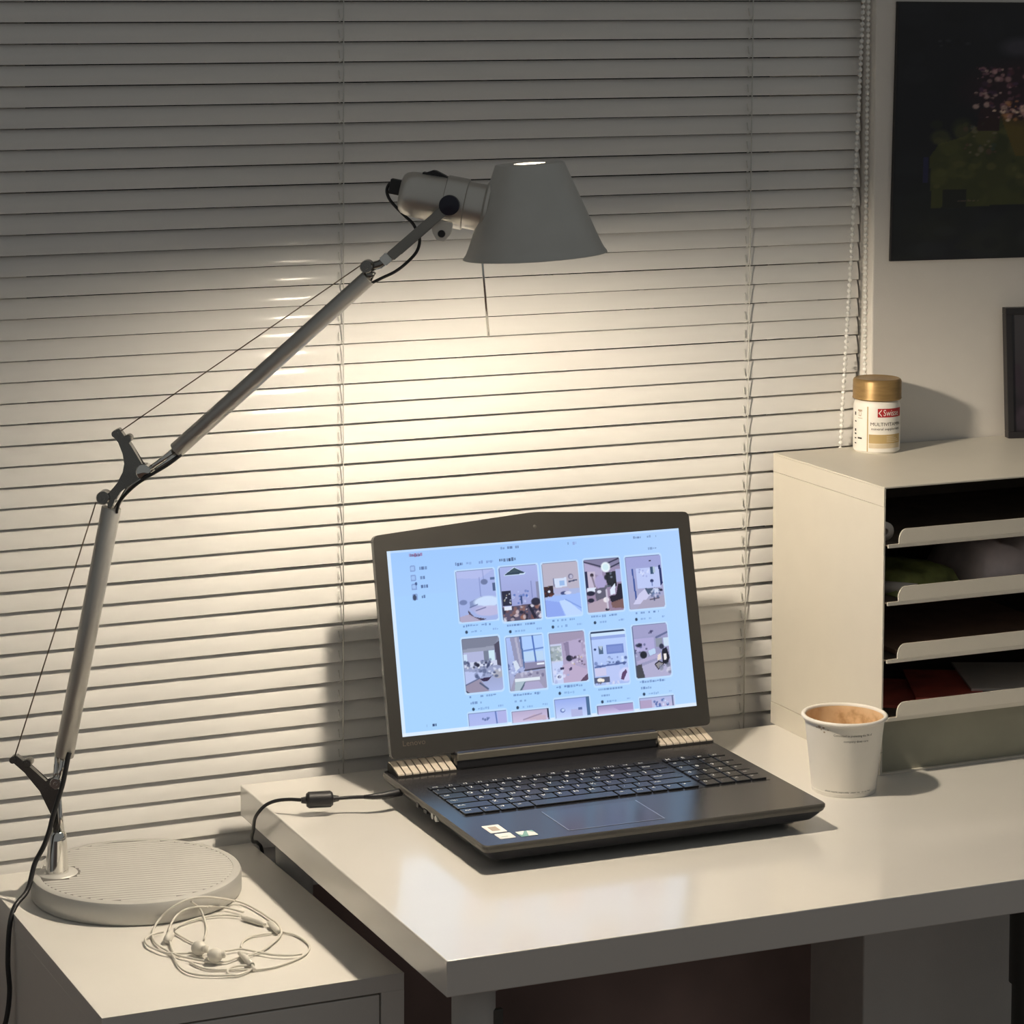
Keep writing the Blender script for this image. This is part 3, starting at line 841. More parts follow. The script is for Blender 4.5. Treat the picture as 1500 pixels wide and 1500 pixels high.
# upper fork carrying the head
b = new_bm()
def bar(bm, p0, p1, wdt, n0, n1):
    a = Vector(p0); c = Vector(p1); t = (c - a).normalized(); q = Vector((-t.y, t.x)) * wdt / 2
    prism(bm, [tuple(a + q), tuple(c + q), tuple(c - q), tuple(a - q)], LM, n0, n1)
bar(b, (0.3528, 1.3444), (0.4103, 1.3948), 0.0105, 0.0265, 0.0315)
bar(b, (0.3528, 1.3444), (0.4103, 1.3948), 0.0105, -0.0315, -0.0265)
bar(b, (0.3528, 1.3444), (0.3613, 1.3518), 0.0095, -0.0270, 0.0270)
bmesh.ops.bevel(b, geom=list(b.edges), offset=0.001, segments=2, affect='EDGES')
fork = obj('head_fork', b, M['fork'], lamp)
b = new_bm()
tube(b, [LM(0.3224, 1.3288, 0.0), LM(0.3384, 1.3333, 0.0), LM(0.3543, 1.3458, 0.0)], 0.0046, 12)
tube(b, [LM(0.3254, 1.3188), LM(0.3294, 1.3268)], 0.0055, 12)
obj('fork_stem', b, M['cast'], fork)
b = new_bm()
bar(b, (0.3413, 1.3358), (0.3483, 1.3423), 0.0105, -0.006, 0.006)
bmesh.ops.bevel(b, geom=list(b.edges), offset=0.001, segments=2, affect='EDGES')
obj('stem_clamp', b, M['chrome'], fork)
knob(0.3252, 1.3312, 0.0066, -0.008, 0.008, M['cast'], fork)
# lamp head
HA = math.radians(-10.5)
ha = LD * math.cos(HA) + Vector((0, 0, math.sin(HA))); H0 = LM(0.3593, 1.4076)
b = new_bm()
lathe(b, H0, ha, [(0, 0), (0, 0.0150), (0.0012, 0.0180), (0.0040, 0.0207), (0.0090, 0.0224), (0.0160, 0.0232), (0.0470, 0.0243), (0.0470, 0)], 48)
head = auto(obj('lamp_head', b, M['lamp_alu'], lamp), 40)
b = new_bm()
lathe(b, H0, ha, [(0.0455, 0), (0.0455, 0.0252), (0.0463, 0.0262), (0.0672, 0.0262), (0.0680, 0.0252), (0.0680, 0)], 48)
col = auto(obj('collar', b, M['lamp_alu'], head), 40)
b = new_bm()
prism(b, round_poly([(0.3923, 1.3838), (0.4149, 1.3788), (0.4134, 1.3678), (0.4068, 1.3597), (0.3988, 1.3612), (0.3948, 1.3688)], 0.0015, 3), LM, 0.0215, 0.0262)
obj('collar_lug', b, M['lug'], col)
knob(0.4041, 1.3678, 0.0038, 0.0262, 0.0285, M['black'], col, 'clamp_screw')
b = new_bm()
lathe(b, H0, ha, [(0.0678, 0), (0.0678, 0.0240), (0.0860, 0.0240), (0.0862, 0.0262), (0.0885, 0.0290), (0.0915, 0.0292), (0.0935, 0.0270), (0.0935, 0)], 48)
auto(obj('neck', b, M['lamp_alu'], head), 40)
b = new_bm(); a0 = H0 - ha * 0.0110 + Vector((0, 0, 0.0042))
u2 = Vector((0, 0, 1)) - ha * ha.z; u2.normalize()
box(b, (0, -0.0055, -0.0080), (0.0125, 0.0055, 0.0075), 0.0012, lambda x, yy, zz: a0 + ha * x + LN * yy + u2 * zz)
obj('cable_grip', b, M['black'], head)
b = new_bm()
top0 = H0 + ha * 0.0190 + u2 * 0.0228
box(b, (0, -0.006, -0.001), (0.0260, 0.006, 0.0016), 0.0006, lambda x, yy, zz: top0 + ha * x + LN * yy + u2 * zz)
prism(b, [(0.003, 0.0014), (0.010, 0.0052), (0.013, 0.0052), (0.024, 0.0020), (0.024, 0.0010), (0.003, 0.0010)], lambda x, zz, d: top0 + ha * x + u2 * zz + LN * d, -0.0048, 0.0048)
obj('switch', b, M['black'], head)
knob(0.4122, 1.3969, 0.0102, 0.0255, 0.0345, M['navy'], fork, 'pivot_cap')
knob(0.4122, 1.3969, 0.0102, -0.0345, -0.0255, M['navy'], fork, 'pivot_cap')
# conical shade
TL = math.radians(3.8)
ua = LD * (-math.sin(TL)) + Vector((0, 0, math.cos(TL))); SB = LM(0.4963, 1.3447)
b = new_bm()
prof = [(0.0, 0.0722, 1), (-0.0002, 0.0729, 0), (0.0014, 0.0722, 0), (0.0040, 0.0702, 0), (0.0085, 0.0679, 0), (0.0140, 0.0656, 0), (0.0925, 0.0350, 0), (0.0932, 0.0342, 0), (0.0932, 0.0160, 0),
        (0.0918, 0.0160, 1), (0.0918, 0.0335, 1), (0.0140, 0.0642, 1), (0.0085, 0.0665, 1), (0.0040, 0.0690, 1), (0.0, 0.0722, 1)]
lathe(b, SB, ua, [(h, r * 1.003, m_) for h, r, m_ in prof], 96)
shade = auto(obj('lamp_shade', b, [M['lamp_grey'], M['shade_in']], lamp), 35)
b = new_bm(); tube(b, [LM(0.4384, 1.3833), LM(0.4429, 1.3343), LM(0.4494, 1.2613)], 0.0013, 8); obj('handle_rod', b, M['chrome'], shade)
# socket and bulb inside the shade
b = new_bm(); lathe(b, LM(0.4463, 1.3938), (LD * 0.82 + Vector((0, 0, -0.57))), [(0, 0), (0, 0.0140), (0.018, 0.0140), (0.020, 0.012), (0.020, 0)], 24); obj('socket', b, M['sticker_w'], head)
BC = LM(0.4836, 1.3594)
b = new_bm(); bmesh.ops.create_uvsphere(b, u_segments=24, v_segments=14, radius=0.0190, matrix=Matrix.Translation(BC))
tube(b, [LM(0.4588, 1.3880), LM(0.4737, 1.3615)], [0.0110, 0.0150], 16)
bulb = obj('bulb', b, M['bulb'], head, smooth=True)
# the glow falls off more gently than the inverse square, as the photograph shows it
bnt = M['bulb'].node_tree
lf = bnt.nodes.new('ShaderNodeLightFalloff'); lf.inputs['Strength'].default_value = LAMP_POWER
ml = bnt.nodes.new('ShaderNodeMath'); ml.operation = 'MULTIPLY_ADD'; ml.inputs[1].default_value = 1.1
bnt.links.new(lf.outputs['Constant'], ml.inputs[0]); bnt.links.new(lf.outputs['Linear'], ml.inputs[2])
bnt.links.new(ml.outputs[0], bnt.nodes['Emission'].inputs['Strength'])
# flex: from the base up the arm and on to the head
b = new_bm()
C0 = [LM(0.0159, 0.8218, 0.008), LM(0.0145, 0.8168, 0.009), LM(0.0101, 0.7922, 0.012), LM(0.0049, 0.7739, 0.013), LM(-0.0010, 0.7543, 0.014), LM(-0.0040, 0.7411, 0.016), LM(-0.0099, 0.7243, 0.018), LM(-0.0187, 0.7066, 0.020)]
C0 += [Vector((-0.262, -0.088, 0.6835)), Vector((-0.279, -0.102, 0.6725)), Vector((-0.2875, -0.112, 0.655)), Vector((-0.2905, -0.116, 0.62)), Vector((-0.2895, -0.118, 0.59)), Vector((-0.2935, -0.118, 0.56)), Vector((-0.305, -0.118, 0.52)), Vector((-0.315, -0.118, 0.30)), Vector((-0.325, -0.115, 0.004))]
tube(b, spline(C0, 8), 0.0026, 10); obj('power_flex', b, M['black'], lamp)
b = new_bm(); tube(b, spline([LM(0.0665, 1.0736, 0.006), LM(0.0672, 1.0768, 0.007), LM(0.0715, 1.0875, 0.009), LM(0.0838, 1.1006, 0.010), LM(0.0951, 1.1093, 0.010), LM(0.1073, 1.1167, 0.009), LM(0.1216, 1.1255, 0.007), LM(0.1340, 1.1352, 0.004)], 8), 0.0017, 8); obj('elbow_flex', b, M['black'], lamp)
b = new_bm()
tube(b, spline([LM(0.3299, 1.3142), LM(0.3406, 1.3197, 0.002), LM(0.3545, 1.3267, 0.004), LM(0.3671, 1.3367, 0.004), LM(0.3761, 1.3472, 0.002), LM(0.3789, 1.3584), LM(0.3763, 1.3668), LM(0.3718, 1.3754), LM(0.3649, 1.3819), LM(0.3558, 1.3907), LM(0.3481, 1.3997), LM(0.3453, 1.4080), LM(0.3475, 1.4149), LM(0.3523, 1.4156)], 8), 0.0016, 8)
obj('head_flex', b, M['black'], lamp)

# ================================================================== EARPHONES
EAR = {
'a': [(-0.1237, -0.2051, 0.69), (-0.113, -0.2014, 0.6795), (-0.1121, -0.2148, 0.671), (-0.1194, -0.2408, 0.671), (-0.1307, -0.2667, 0.671)],
'b': [(-0.1348, -0.279, 0.671), (-0.144, -0.271, 0.671), (-0.151, -0.2354, 0.671)],
'loop1': [(-0.0663, -0.1728, 0.6725), (-0.0893, -0.1917, 0.684), (-0.1102, -0.2013, 0.691), (-0.1279, -0.2056, 0.692), (-0.1458, -0.2067, 0.6855), (-0.1579, -0.2068, 0.676), (-0.1698, -0.2232, 0.671), (-0.1771, -0.2486, 0.671), (-0.1774, -0.2686, 0.671), (-0.1744, -0.2838, 0.671), (-0.1737, -0.3018, 0.671), (-0.1768, -0.3238, 0.671), (-0.176, -0.3452, 0.671), (-0.1681, -0.36, 0.671), (-0.1532, -0.369, 0.671), (-0.1367, -0.3735, 0.671), (-0.1233, -0.3718, 0.671), (-0.1153, -0.3657, 0.671)],
'loop2': [(-0.1037, -0.1979, 0.6785), (-0.116, -0.2023, 0.6815), (-0.1291, -0.2051, 0.6815), (-0.1407, -0.2074, 0.6765), (-0.1522, -0.2225, 0.671), (-0.1609, -0.2475, 0.671), (-0.1704, -0.2915, 0.671), (-0.168, -0.3043, 0.671), (-0.1599, -0.3156, 0.671), (-0.144, -0.3341, 0.671), (-0.1293, -0.3366, 0.671), (-0.1167, -0.3304, 0.671), (-0.1029, -0.3285, 0.671), (-0.0866, -0.3198, 0.671), (-0.07, -0.303, 0.671), (-0.0578, -0.288, 0.671), (-0.0521, -0.274, 0.671), (-0.0484, -0.2507, 0.671), (-0.0503, -0.233, 0.671), (-0.0536, -0.2038, 0.671), (-0.0591, -0.1798, 0.671), (-0.0663, -0.1728, 0.6725)],
'loop3': [(-0.1621, -0.2327, 0.671), (-0.172, -0.2345, 0.671), (-0.1812, -0.2408, 0.671), (-0.1859, -0.2488, 0.671), (-0.1878, -0.2641, 0.671), (-0.1836, -0.2798, 0.671), (-0.1783, -0.292, 0.671), (-0.1674, -0.2986, 0.671), (-0.152, -0.3033, 0.671), (-0.1394, -0.3049, 0.671), (-0.1228, -0.3101, 0.671), (-0.1073, -0.3108, 0.671), (-0.0942, -0.3264, 0.671), (-0.083, -0.3391, 0.671), (-0.0699, -0.3467, 0.671), (-0.057, -0.3476, 0.671)],
'loop4': [(-0.051, -0.2766, 0.671), (-0.0431, -0.2882, 0.671), (-0.0396, -0.3081, 0.671), (-0.0417, -0.3273, 0.671), (-0.0507, -0.3432, 0.671), (-0.0596, -0.3512, 0.671), (-0.0748, -0.3602, 0.671), (-0.0915, -0.3665, 0.671), (-0.1063, -0.3677, 0.671), (-0.1204, -0.3635, 0.671), (-0.1361, -0.3567, 0.671), (-0.1497, -0.3509, 0.671), (-0.1587, -0.3393, 0.671), (-0.1633, -0.3219, 0.671)],
'loop5': [(-0.1049, -0.3039, 0.671), (-0.0989, -0.2905, 0.671), (-0.09, -0.2802, 0.671), (-0.0787, -0.2749, 0.671), (-0.0628, -0.2756, 0.671)],
'loop6': [(-0.1153, -0.3657, 0.671), (-0.1216, -0.3706, 0.671), (-0.1323, -0.3755, 0.671), (-0.139, -0.3725, 0.671), (-0.139, -0.3631, 0.671), (-0.1328, -0.3544, 0.671), (-0.1243, -0.3523, 0.671), (-0.1141, -0.3567, 0.671)],
'back2': [(-0.1487, -0.2282, 0.671), (-0.1399, -0.2174, 0.671), (-0.1239, -0.2097, 0.671), (-0.106, -0.2047, 0.671), (-0.0881, -0.2082, 0.671), (-0.0751, -0.2181, 0.671)],
'pair': [(-0.1037, -0.1979, 0.6785), (-0.0838, -0.1875, 0.672), (-0.0689, -0.208, 0.671)],
}
ear = thing('earphones', 'tangled white wired earphones lying in front of the lamp base', 'earphones', (-0.11, -0.28, NZ))
b = new_bm()
for i, (k, pts) in enumerate(EAR.items()):
    lift = 0.0004 * (i % 5) - 0.0012
    tube(b, [Vector((p.x, p.y, max(p.z + lift, NZ + 0.0013))) for p in spline(pts, 6)], 0.00115, 7)
obj('cord', b, M['ear_white'], ear)
def earbud(c, ang, nm='earbud'):
    b = new_bm()
    cx, cy = c; d = Vector((math.cos(ang), math.sin(ang), 0)); o = Vector((cx, cy, NZ + 0.0075))
    lathe(b, o, d + Vector((0, 0, 0.12)), [(0, 0), (0.0, 0.0035), (0.002, 0.0058), (0.006, 0.0074), (0.010, 0.0070), (0.0125, 0.0050), (0.0135, 0.0038), (0.0165, 0.0036), (0.0175, 0.002), (0.0175, 0)], 20)
    tube(b, [o + d * 0.004, o + d * 0.002 + Vector((-d.y, d.x, 0)) * 0.010 + Vector((0, 0, -0.002)), o + Vector((-d.y, d.x, 0)) * 0.019 + Vector((0, 0, -0.0045))], [0.0034, 0.0028, 0.0018], 10)
    auto(obj(nm, b, M['ear_white'], ear), 40)
earbud((-0.1520, -0.2990), math.radians(-62))
earbud((-0.1475, -0.3290), math.radians(-20))
b = new_bm(); tube(b, [(-0.1127, -0.3226, 0.6720), (-0.1125, -0.3400, 0.6725), (-0.1131, -0.3600, 0.6720)], [0.0022, 0.0034, 0.0030], 12); tube(b, [(-0.1131, -0.3600, 0.6720), (-0.1136, -0.3690, 0.6705)], 0.0017, 8); obj('plug', b, M['ear_white'], ear)
b = new_bm(); tube(b, [(-0.0752, -0.2223, 0.6710), (-0.0720, -0.2290, 0.6715), (-0.0640, -0.2450, 0.6715), (-0.0610, -0.2516, 0.6710)], [0.0016, 0.0030, 0.0030, 0.0016], 10); obj('inline_remote', b, M['ear_white'], ear)
b = new_bm(); tube(b, [(-0.0568, -0.2513, 0.6720), (-0.0562, -0.2570, 0.6725), (-0.0570, -0.2740, 0.6725), (-0.0576, -0.2800, 0.6720)], [0.0018, 0.0034, 0.0034, 0.0018], 10); obj('cord_splitter', b, M['ear_white'], ear)
b = new_bm(); tube(b, [(-0.1551, -0.2399, 0.6720), (-0.1590, -0.2470, 0.6730), (-0.1660, -0.2590, 0.6730), (-0.1683, -0.2627, 0.6720)], [0.0020, 0.0042, 0.0040, 0.0020], 10); obj('cord_slider', b, M['ear_white'], ear)

# ================================================================== LAPTOP
YW = math.radians(-1.1)
LO = Vector((0.3135, -0.392, 0.7400)); lu = Vector((math.cos(YW), math.sin(YW), 0)); lv = Vector((-math.sin(YW), math.cos(YW), 0))
def LP(u, v, z): return LO + lu * u + lv * v + Vector((0, 0, z))
DZ = 0.0280       # height of the deck above the table
lap = thing('laptop', 'open black laptop showing a web page on the white desk', 'laptop', (0.3135, -0.26, 0.7400))
def ringv(bm, hw, v0, v1, r, z, n=6, rb=None):
    pts = round_poly([(-hw, v0), (hw, v0), (hw, v1), (-hw, v1)], [r, r, rb if rb is not None else r, rb if rb is not None else r], n)
    return [bm.verts.new(LP(a, c, z)) for a, c in pts]
b = new_bm()
rings = [ringv(b, 0.172, 0.022, 0.262, 0.012, 0.0042), ringv(b, 0.183, 0.008, 0.278, 0.010, 0.0105), ringv(b, 0.1925, 0.0012, 0.286, 0.008, DZ - 0.0075), ringv(b, 0.1940, 0.0, 0.2865, 0.008, DZ - 0.0042),
         ringv(b, 0.1940, 0.0, 0.2865, 0.008, DZ - 0.0012), ringv(b, 0.1928, 0.0010, 0.2855, 0.0075, DZ)]
for i, (p, q) in enumerate(zip(rings, rings[1:])):
    for k in range(len(p)):
        f = b.faces.new((p[k], p[(k + 1) % len(p)], q[(k + 1) % len(p)], q[k])); f.material_index = 1 if i >= 2 else 0
b.faces.new(rings[0][::-1]); b.faces.new(rings[-1])
body = obj('base_body', b, [M['lap_dark'], M['lap_side']], lap)
for u in (-0.150, 0.150):
    for v in (0.040, 0.245):
        b = new_bm(); box(b, (u - 0.014, v - 0.004, 0.0003), (u + 0.014, v + 0.004, 0.0048), 0.0012, LP); obj('rubber_foot', b, M['black'], body)
# ports in the left side
b = new_bm()
for v, wd, h in ((0.1800, 0.0060, 0.0055), (0.1580, 0.0085, 0.0042), (0.1375, 0.0070, 0.0050)):
    box(b, (-0.1940, v - wd / 2, DZ - 0.0105), (-0.1905, v + wd / 2, DZ - 0.0105 + h), 0.0004, LP)
obj('side_ports', b, M['black'], body)
b = new_bm()
for v in (0.1375, 0.1275):
    tube(b, [LP(-0.1945, v, DZ - 0.0078), LP(-0.1920, v, DZ - 0.0078)], 0.0032, 14)
obj('audio_jacks', b, M['leg'], body)
# keyboard
kb_b = new_bm(); box(kb_b, (-0.1745, 0.0995, DZ - 0.0004), (0.1805, 0.2110, DZ + 0.0003), 0.0002, LP)
kb = obj('keyboard', kb_b, M['lap_key'], lap)
U = 0.0185
ROWS = [
    (0.2025, 0.0105, [(1.0, 'esc')] + [(0.92, 'F%d' % i) for i in range(1, 13)] + [(1.0, 'ins'), (1.56, 'del')]),
    (0.1853, 0.0162, [(1, c) for c in '`1234567890-='] + [(1.6, 'bksp')]),
    (0.1666, 0.0162, [(1.5, 'tab')] + [(1, c) for c in 'QWERTYUIOP[]'] + [(1.1, '\\')]),
    (0.1479, 0.0162, [(1.75, 'caps')] + [(1, c) for c in "ASDFGHJKL;'"] + [(1.85, 'enter')]),
    (0.1292, 0.0162, [(2.2, 'shift')] + [(1, c) for c in 'ZXCVBNM,./'] + [(2.4, 'shift')]),
    (0.1105, 0.0162, [(1.2, 'ctrl'), (1, 'fn'), (1, '#'), (1.1, 'alt'), (5.2, ''), (1.1, 'alt'), (1, 'ctrl'), (1, '<'), (1, 'v'), (1, '>')]),
]
NUM = [(0.2025, 0.0105, ['H', 'E', 'pu', 'pd']), (0.1853, 0.0162, ['nl', '/', '*', '-']), (0.1666, 0.0162, ['7', '8', '9', '+']), (0.1479, 0.0162, ['4', '5', '6', '+']), (0.1292, 0.0162, ['1', '2', '3', 'en']), (0.1105, 0.0162, ['0', '.', '<', '>'])]
def key(u0, u1, vc, h, s):
    b = new_bm()
    box(b, (u0 + 0.0009, vc - h / 2, DZ + 0.0003), (u1 - 0.0009, vc + h / 2, DZ + 0.0021), 0.0006, LP)
    if s:
        sz = 0.0078 if len(s) == 1 else 0.0050
        wmax = (u1 - u0) - 0.006
        lettering(b, s, sz, lambda a, c: LP(u0 + 0.0062 + a + (len(s) - 1) * 0.0006, vc + (0.0010 if h > 0.012 else -0.0014) + c, DZ + 0.00216), 1)
    o = obj('key', b, [M['lap_key'], M['legend']], kb, recalc=False)
    return o
for vc, h, row in ROWS:
    u = -0.1725
    for wd, s in row:
        key(u, u + wd * U, vc, h, s); u += wd * U
for vc, h, row in NUM:
    for i, s in enumerate(row):
        key(0.1040 + i * 0.0187, 0.1040 + (i + 1) * 0.0187, vc, h, s)
# touchpad
b = new_bm(); box(b, (-0.0935, 0.0170, DZ - 0.0002), (0.0125, 0.0850, DZ + 0.0002), 0.0001, LP)
tp = obj('touchpad', b, M['lap_pad'], lap)
b = new_bm()
for lo, hi in (((-0.0947, 0.0160, 0), (0.0137, 0.0170, 0.0003)), ((-0.0947, 0.0170, 0), (-0.0935, 0.0850, 0.0003)), ((0.0125, 0.0170, 0), (0.0137, 0.0850, 0.0003))):
    box(b, (lo[0], lo[1], DZ + lo[2]), (hi[0], hi[1], DZ + hi[2]), 0, LP)
obj('touchpad_rim', b, M['pad_rim'], tp)
# palm-rest stickers
def sticker(u0, u1, v0, v1, m, nm):
    b = new_bm()
    prism(b, round_poly([(u0, v0), (u1, v0), (u1, v1), (u0, v1)], 0.0015, 3), lambda a, c, d: LP(a, c, d), DZ + 0.00001, DZ + 0.0003)
    return obj(nm, b, m, lap)
s1 = sticker(-0.1712, -0.1528, 0.0370, 0.0620, M['sticker_w'], 'palm_rest_sticker'); s1['label'] = 'white sticker with tan print'
b = new_bm(); box(b, (-0.1670, 0.0430, DZ + 0.0003), (-0.1580, 0.0565, DZ + 0.0004), 0, LP); obj('sticker_print', b, M['sticker_t'], s1)
s2 = sticker(-0.1695, -0.1525, 0.0158, 0.0330, M['sticker_w'], 'palm_rest_sticker'); s2['label'] = 'plain white sticker'
b = new_bm(); box(b, (-0.1660, 0.0215, DZ + 0.0003), (-0.1590, 0.0225, DZ + 0.0004), 0, LP); obj('sticker_print', b, M['sticker_g'], s2)
s3 = sticker(-0.1470, -0.1285, 0.0150, 0.0320, M['sticker_g'], 'palm_rest_sticker'); s3['label'] = 'green and white sticker'
b = new_bm()
prism(b, [(-0.1468, 0.0318), (-0.1370, 0.0318), (-0.1440, 0.0200), (-0.1468, 0.0250)], lambda a, c, d: LP(a, c, d), DZ + 0.0003, DZ + 0.0004)
prism(b, [(-0.1345, 0.0318), (-0.1288, 0.0240), (-0.1288, 0.0152), (-0.1390, 0.0152)], lambda a, c, d: LP(a, c, d), DZ + 0.0003, DZ + 0.0004)
obj('sticker_print', b, M['sticker_w'], s3)
# rear vents with fins, and the hinge bar
for u0, u1 in ((-0.1865, -0.1180), (0.1265, 0.1930)):
    b = new_bm()
    prism(b, [(0.2545, DZ - 0.001), (0.2865, DZ - 0.001), (0.2865, DZ + 0.0085), (0.2800, DZ + 0.0085), (0.2545, DZ + 0.0018)], lambda a, c, d: LP(d, a, c), u0, u1)
    g = obj('vent_grille', b, M['dark_gap'], lap)
    n = 8; wv = (u1 - u0) / n; f0 = None
    for i in range(n):
        b = new_bm()
        prism(b, [(0.2550, DZ + 0.0010), (0.2858, DZ + 0.0078), (0.2858, DZ + 0.0098), (0.2795, DZ + 0.0098), (0.2555, DZ + 0.0034)], lambda a, c, d: LP(d, a, c), u0 + i * wv + wv * 0.09, u0 + (i + 1) * wv - wv * 0.09)
        obj('vent_fin', b, M['vent'], g)
b = new_bm(); box(b, (-0.1175, 0.2580, DZ - 0.001), (0.1260, 0.2780, DZ + 0.0195), 0.0035, LP); box(b, (-0.1165, 0.2572, DZ + 0.0100), (0.1250, 0.2600, DZ + 0.0180), 0.0008, LP, 1)
obj('hinge_bar', b, [M['lap_dark'], M['hinge']], lap)
# lid
SY = math.radians(-1.525); ST = math.radians(14.42)
SO = Vector((0.3215, -0.1205, 0.8068)); su = Vector((math.cos(SY), math.sin(SY), 0)); sb = Vector((-math.sin(SY), math.cos(SY), 0))
sv = Vector((0, 0, 1)) * math.cos(ST) + sb * math.sin(ST); sn = sb * math.cos(ST) - Vector((0, 0, 1)) * math.sin(ST)   # sn points to the back of the lid
def LS(a, c, d=0.0): return SO + su * a + sv * c + sn * d
outer = round_poly([(-0.1915, -0.0225), (0.1915, -0.0225), (0.1915, 0.2170), (0.0, 0.2300), (-0.1915, 0.2170)], [0.006, 0.006, 0.007, 0.012, 0.007], 6)
b = new_bm(); prism(b, outer, LS, 0.0012, 0.0080)
lid = obj('lid_shell', b, M['lap_dark'], lap)
# bezel ring around the screen opening
b = new_bm()
SW, SH = 0.17716, 0.1993
def ring_between(bm, outer, inner, d0, d1):
    """front ring face by angular matching, plus inner and outer walls"""
    inn = []
    c = Vector((0, SH / 2))
    for a, cc in outer:
        v = Vector((a, cc)) - c
        k = min(SW / abs(v.x) if abs(v.x) > 1e-9 else 1e9, (SH / 2) / abs(v.y) if abs(v.y) > 1e-9 else 1e9)
        inn.append((v.x * k, c.y + v.y * k))
    pts = list(zip(outer, inn))
    for cx, cy in ((SW, SH), (-SW, SH), (SW, 0), (-SW, 0)):
        # snap the nearest inner vertex onto the corner
        i = min(range(len(pts)), key=lambda q: (pts[q][1][0] - cx) ** 2 + (pts[q][1][1] - cy) ** 2)
        pts[i] = (pts[i][0], (cx, cy))
    O = [bm.verts.new(LS(*o, d0)) for o, _ in pts]; I = [bm.verts.new(LS(*i, d0)) for _, i in pts]
    O2 = [bm.verts.new(LS(*o, d1)) for o, _ in pts]; I2 = [bm.verts.new(LS(*i, d1)) for _, i in pts]
    n = len(pts)
    for k in range(n):
        j = (k + 1) % n
        for q in ((O[k], O[j], I[j], I[k]), (O[k], O2[k], O2[j], O[j]), (I[k], I[j], I2[j], I2[k])):
            try: bm.faces.new(q)
            except ValueError: pass
dense = []
for i, p in enumerate(outer):
    q = outer[(i + 1) % len(outer)]
    L = math.hypot(q[0] - p[0], q[1] - p[1]); m_ = max(1, int(L / 0.008))
    for k in range(m_): dense.append((p[0] + (q[0] - p[0]) * k / m_, p[1] + (q[1] - p[1]) * k / m_))
ring_between(b, dense, None, 0.0, 0.0012)
bez = obj('bezel', b, M['lap_bezel'], lid)
b = new_bm(); lathe(b, LS(0.0, 0.2135, -0.0001), -sn, [(0, 0), (0, 0.0022), (0.0003, 0.0020), (0.0003, 0)], 14); obj('webcam', b, M['leg_dark'], lid)
b = new_bm(); lettering(b, 'Lenovo', 0.0085, lambda a, c: LS(-0.1645 + a, -0.0098 + c, -0.0002), 0, width=0.026); obj('maker_lettering', b, M['logo_grey'], lid, recalc=False)

# ---------------- what the screen shows
P = Paint(520, 293, (166, 208, 255))
P.vgrad(0, (158, 200, 252), 0.25, (164, 205, 255)); P.vgrad(0.25, (164, 207, 255), 1, (168, 212, 255))
P.put(np.clip((P.X - 0.55) / 0.45, 0, 1), (186, 216, 255), 0.55)
for e in range(1): 
    P.rect(0, 0, 0.012, 1, (226, 240, 255), 0.75); P.rect(0, 0, 1, 0.012, (206, 228, 255), 0.6); P.rect(0, 0.982, 1, 1, (232, 242, 255), 0.8)
DK_ = (66, 84, 128)
P.words(0.072, 0.032, 0.045, 0.022, (150, 110, 160), 0.9); P.words(0.076, 0.034, 0.036, 0.014, (60, 50, 80), 0.7)
for y, w_ in ((0.105, 0.026), (0.156, 0.026), (0.205, 0.026), (0.26, 0.012)):
    P.rrect(0.072, y - 0.017, 0.089, y + 0.017, 0.003, (124, 150, 205), 0.8); P.rrect(0.075, y - 0.012, 0.086, y + 0.010, 0.003, (160, 196, 245), 0.9)
    P.words(0.103, y, w_, 0.02, (70, 92, 140), 0.9)
P.ell(0.0795, 0.262, 0.006, 0.016, (50, 62, 90), 0.9)
P.ell(0.088, 0.188, 0.004, 0.009, (60, 82, 130), 0.9)
P.words(0.075, 0.955, 0.008, 0.022, (120, 140, 190), 0.8); P.words(0.093, 0.953, 0.022, 0.016, (40, 58, 100), 0.95)
P.words(0.378, 0.033, 0.065, 0.016, DK_, 0.7); P.words(0.608, 0.036, 0.004, 0.016, DK_, 0.6); P.words(0.626, 0.036, 0.012, 0.018, (130, 140, 200), 0.6)
P.words(0.838, 0.034, 0.032, 0.014, DK_, 0.6); P.words(0.885, 0.034, 0.034, 0.014, DK_, 0.6); P.words(0.885, 0.101, 0.03, 0.014, DK_, 0.55)
P.words(0.222, 0.100, 0.026, 0.02, (70, 90, 140), 0.8)
for x, w_ in ((0.26, 0.018), (0.293, 0.022), (0.327, 0.022)): P.words(x, 0.1, w_, 0.016, (110, 136, 196), 0.7)
P.words(0.371, 0.098, 0.058, 0.02, (44, 58, 92), 0.85)
CARDS = [(0.220, 0.139, 0.350, 0.418), (0.366, 0.136, 0.497, 0.437), (0.511, 0.136, 0.635, 0.433), (0.656, 0.134, 0.781, 0.431), (0.800, 0.137, 0.925, 0.434),
         (0.220, 0.507, 0.345, 0.802), (0.367, 0.521, 0.493, 0.818), (0.513, 0.522, 0.635, 0.798), (0.655, 0.536, 0.775, 0.834), (0.801, 0.522, 0.923, 0.816),
         (0.221, 0.911, 0.347, 0.982), (0.365, 0.927, 0.491, 0.988), (0.511, 0.884, 0.631, 0.988), (0.655, 0.942, 0.780, 0.990), (0.802, 0.925, 0.923, 0.984)]
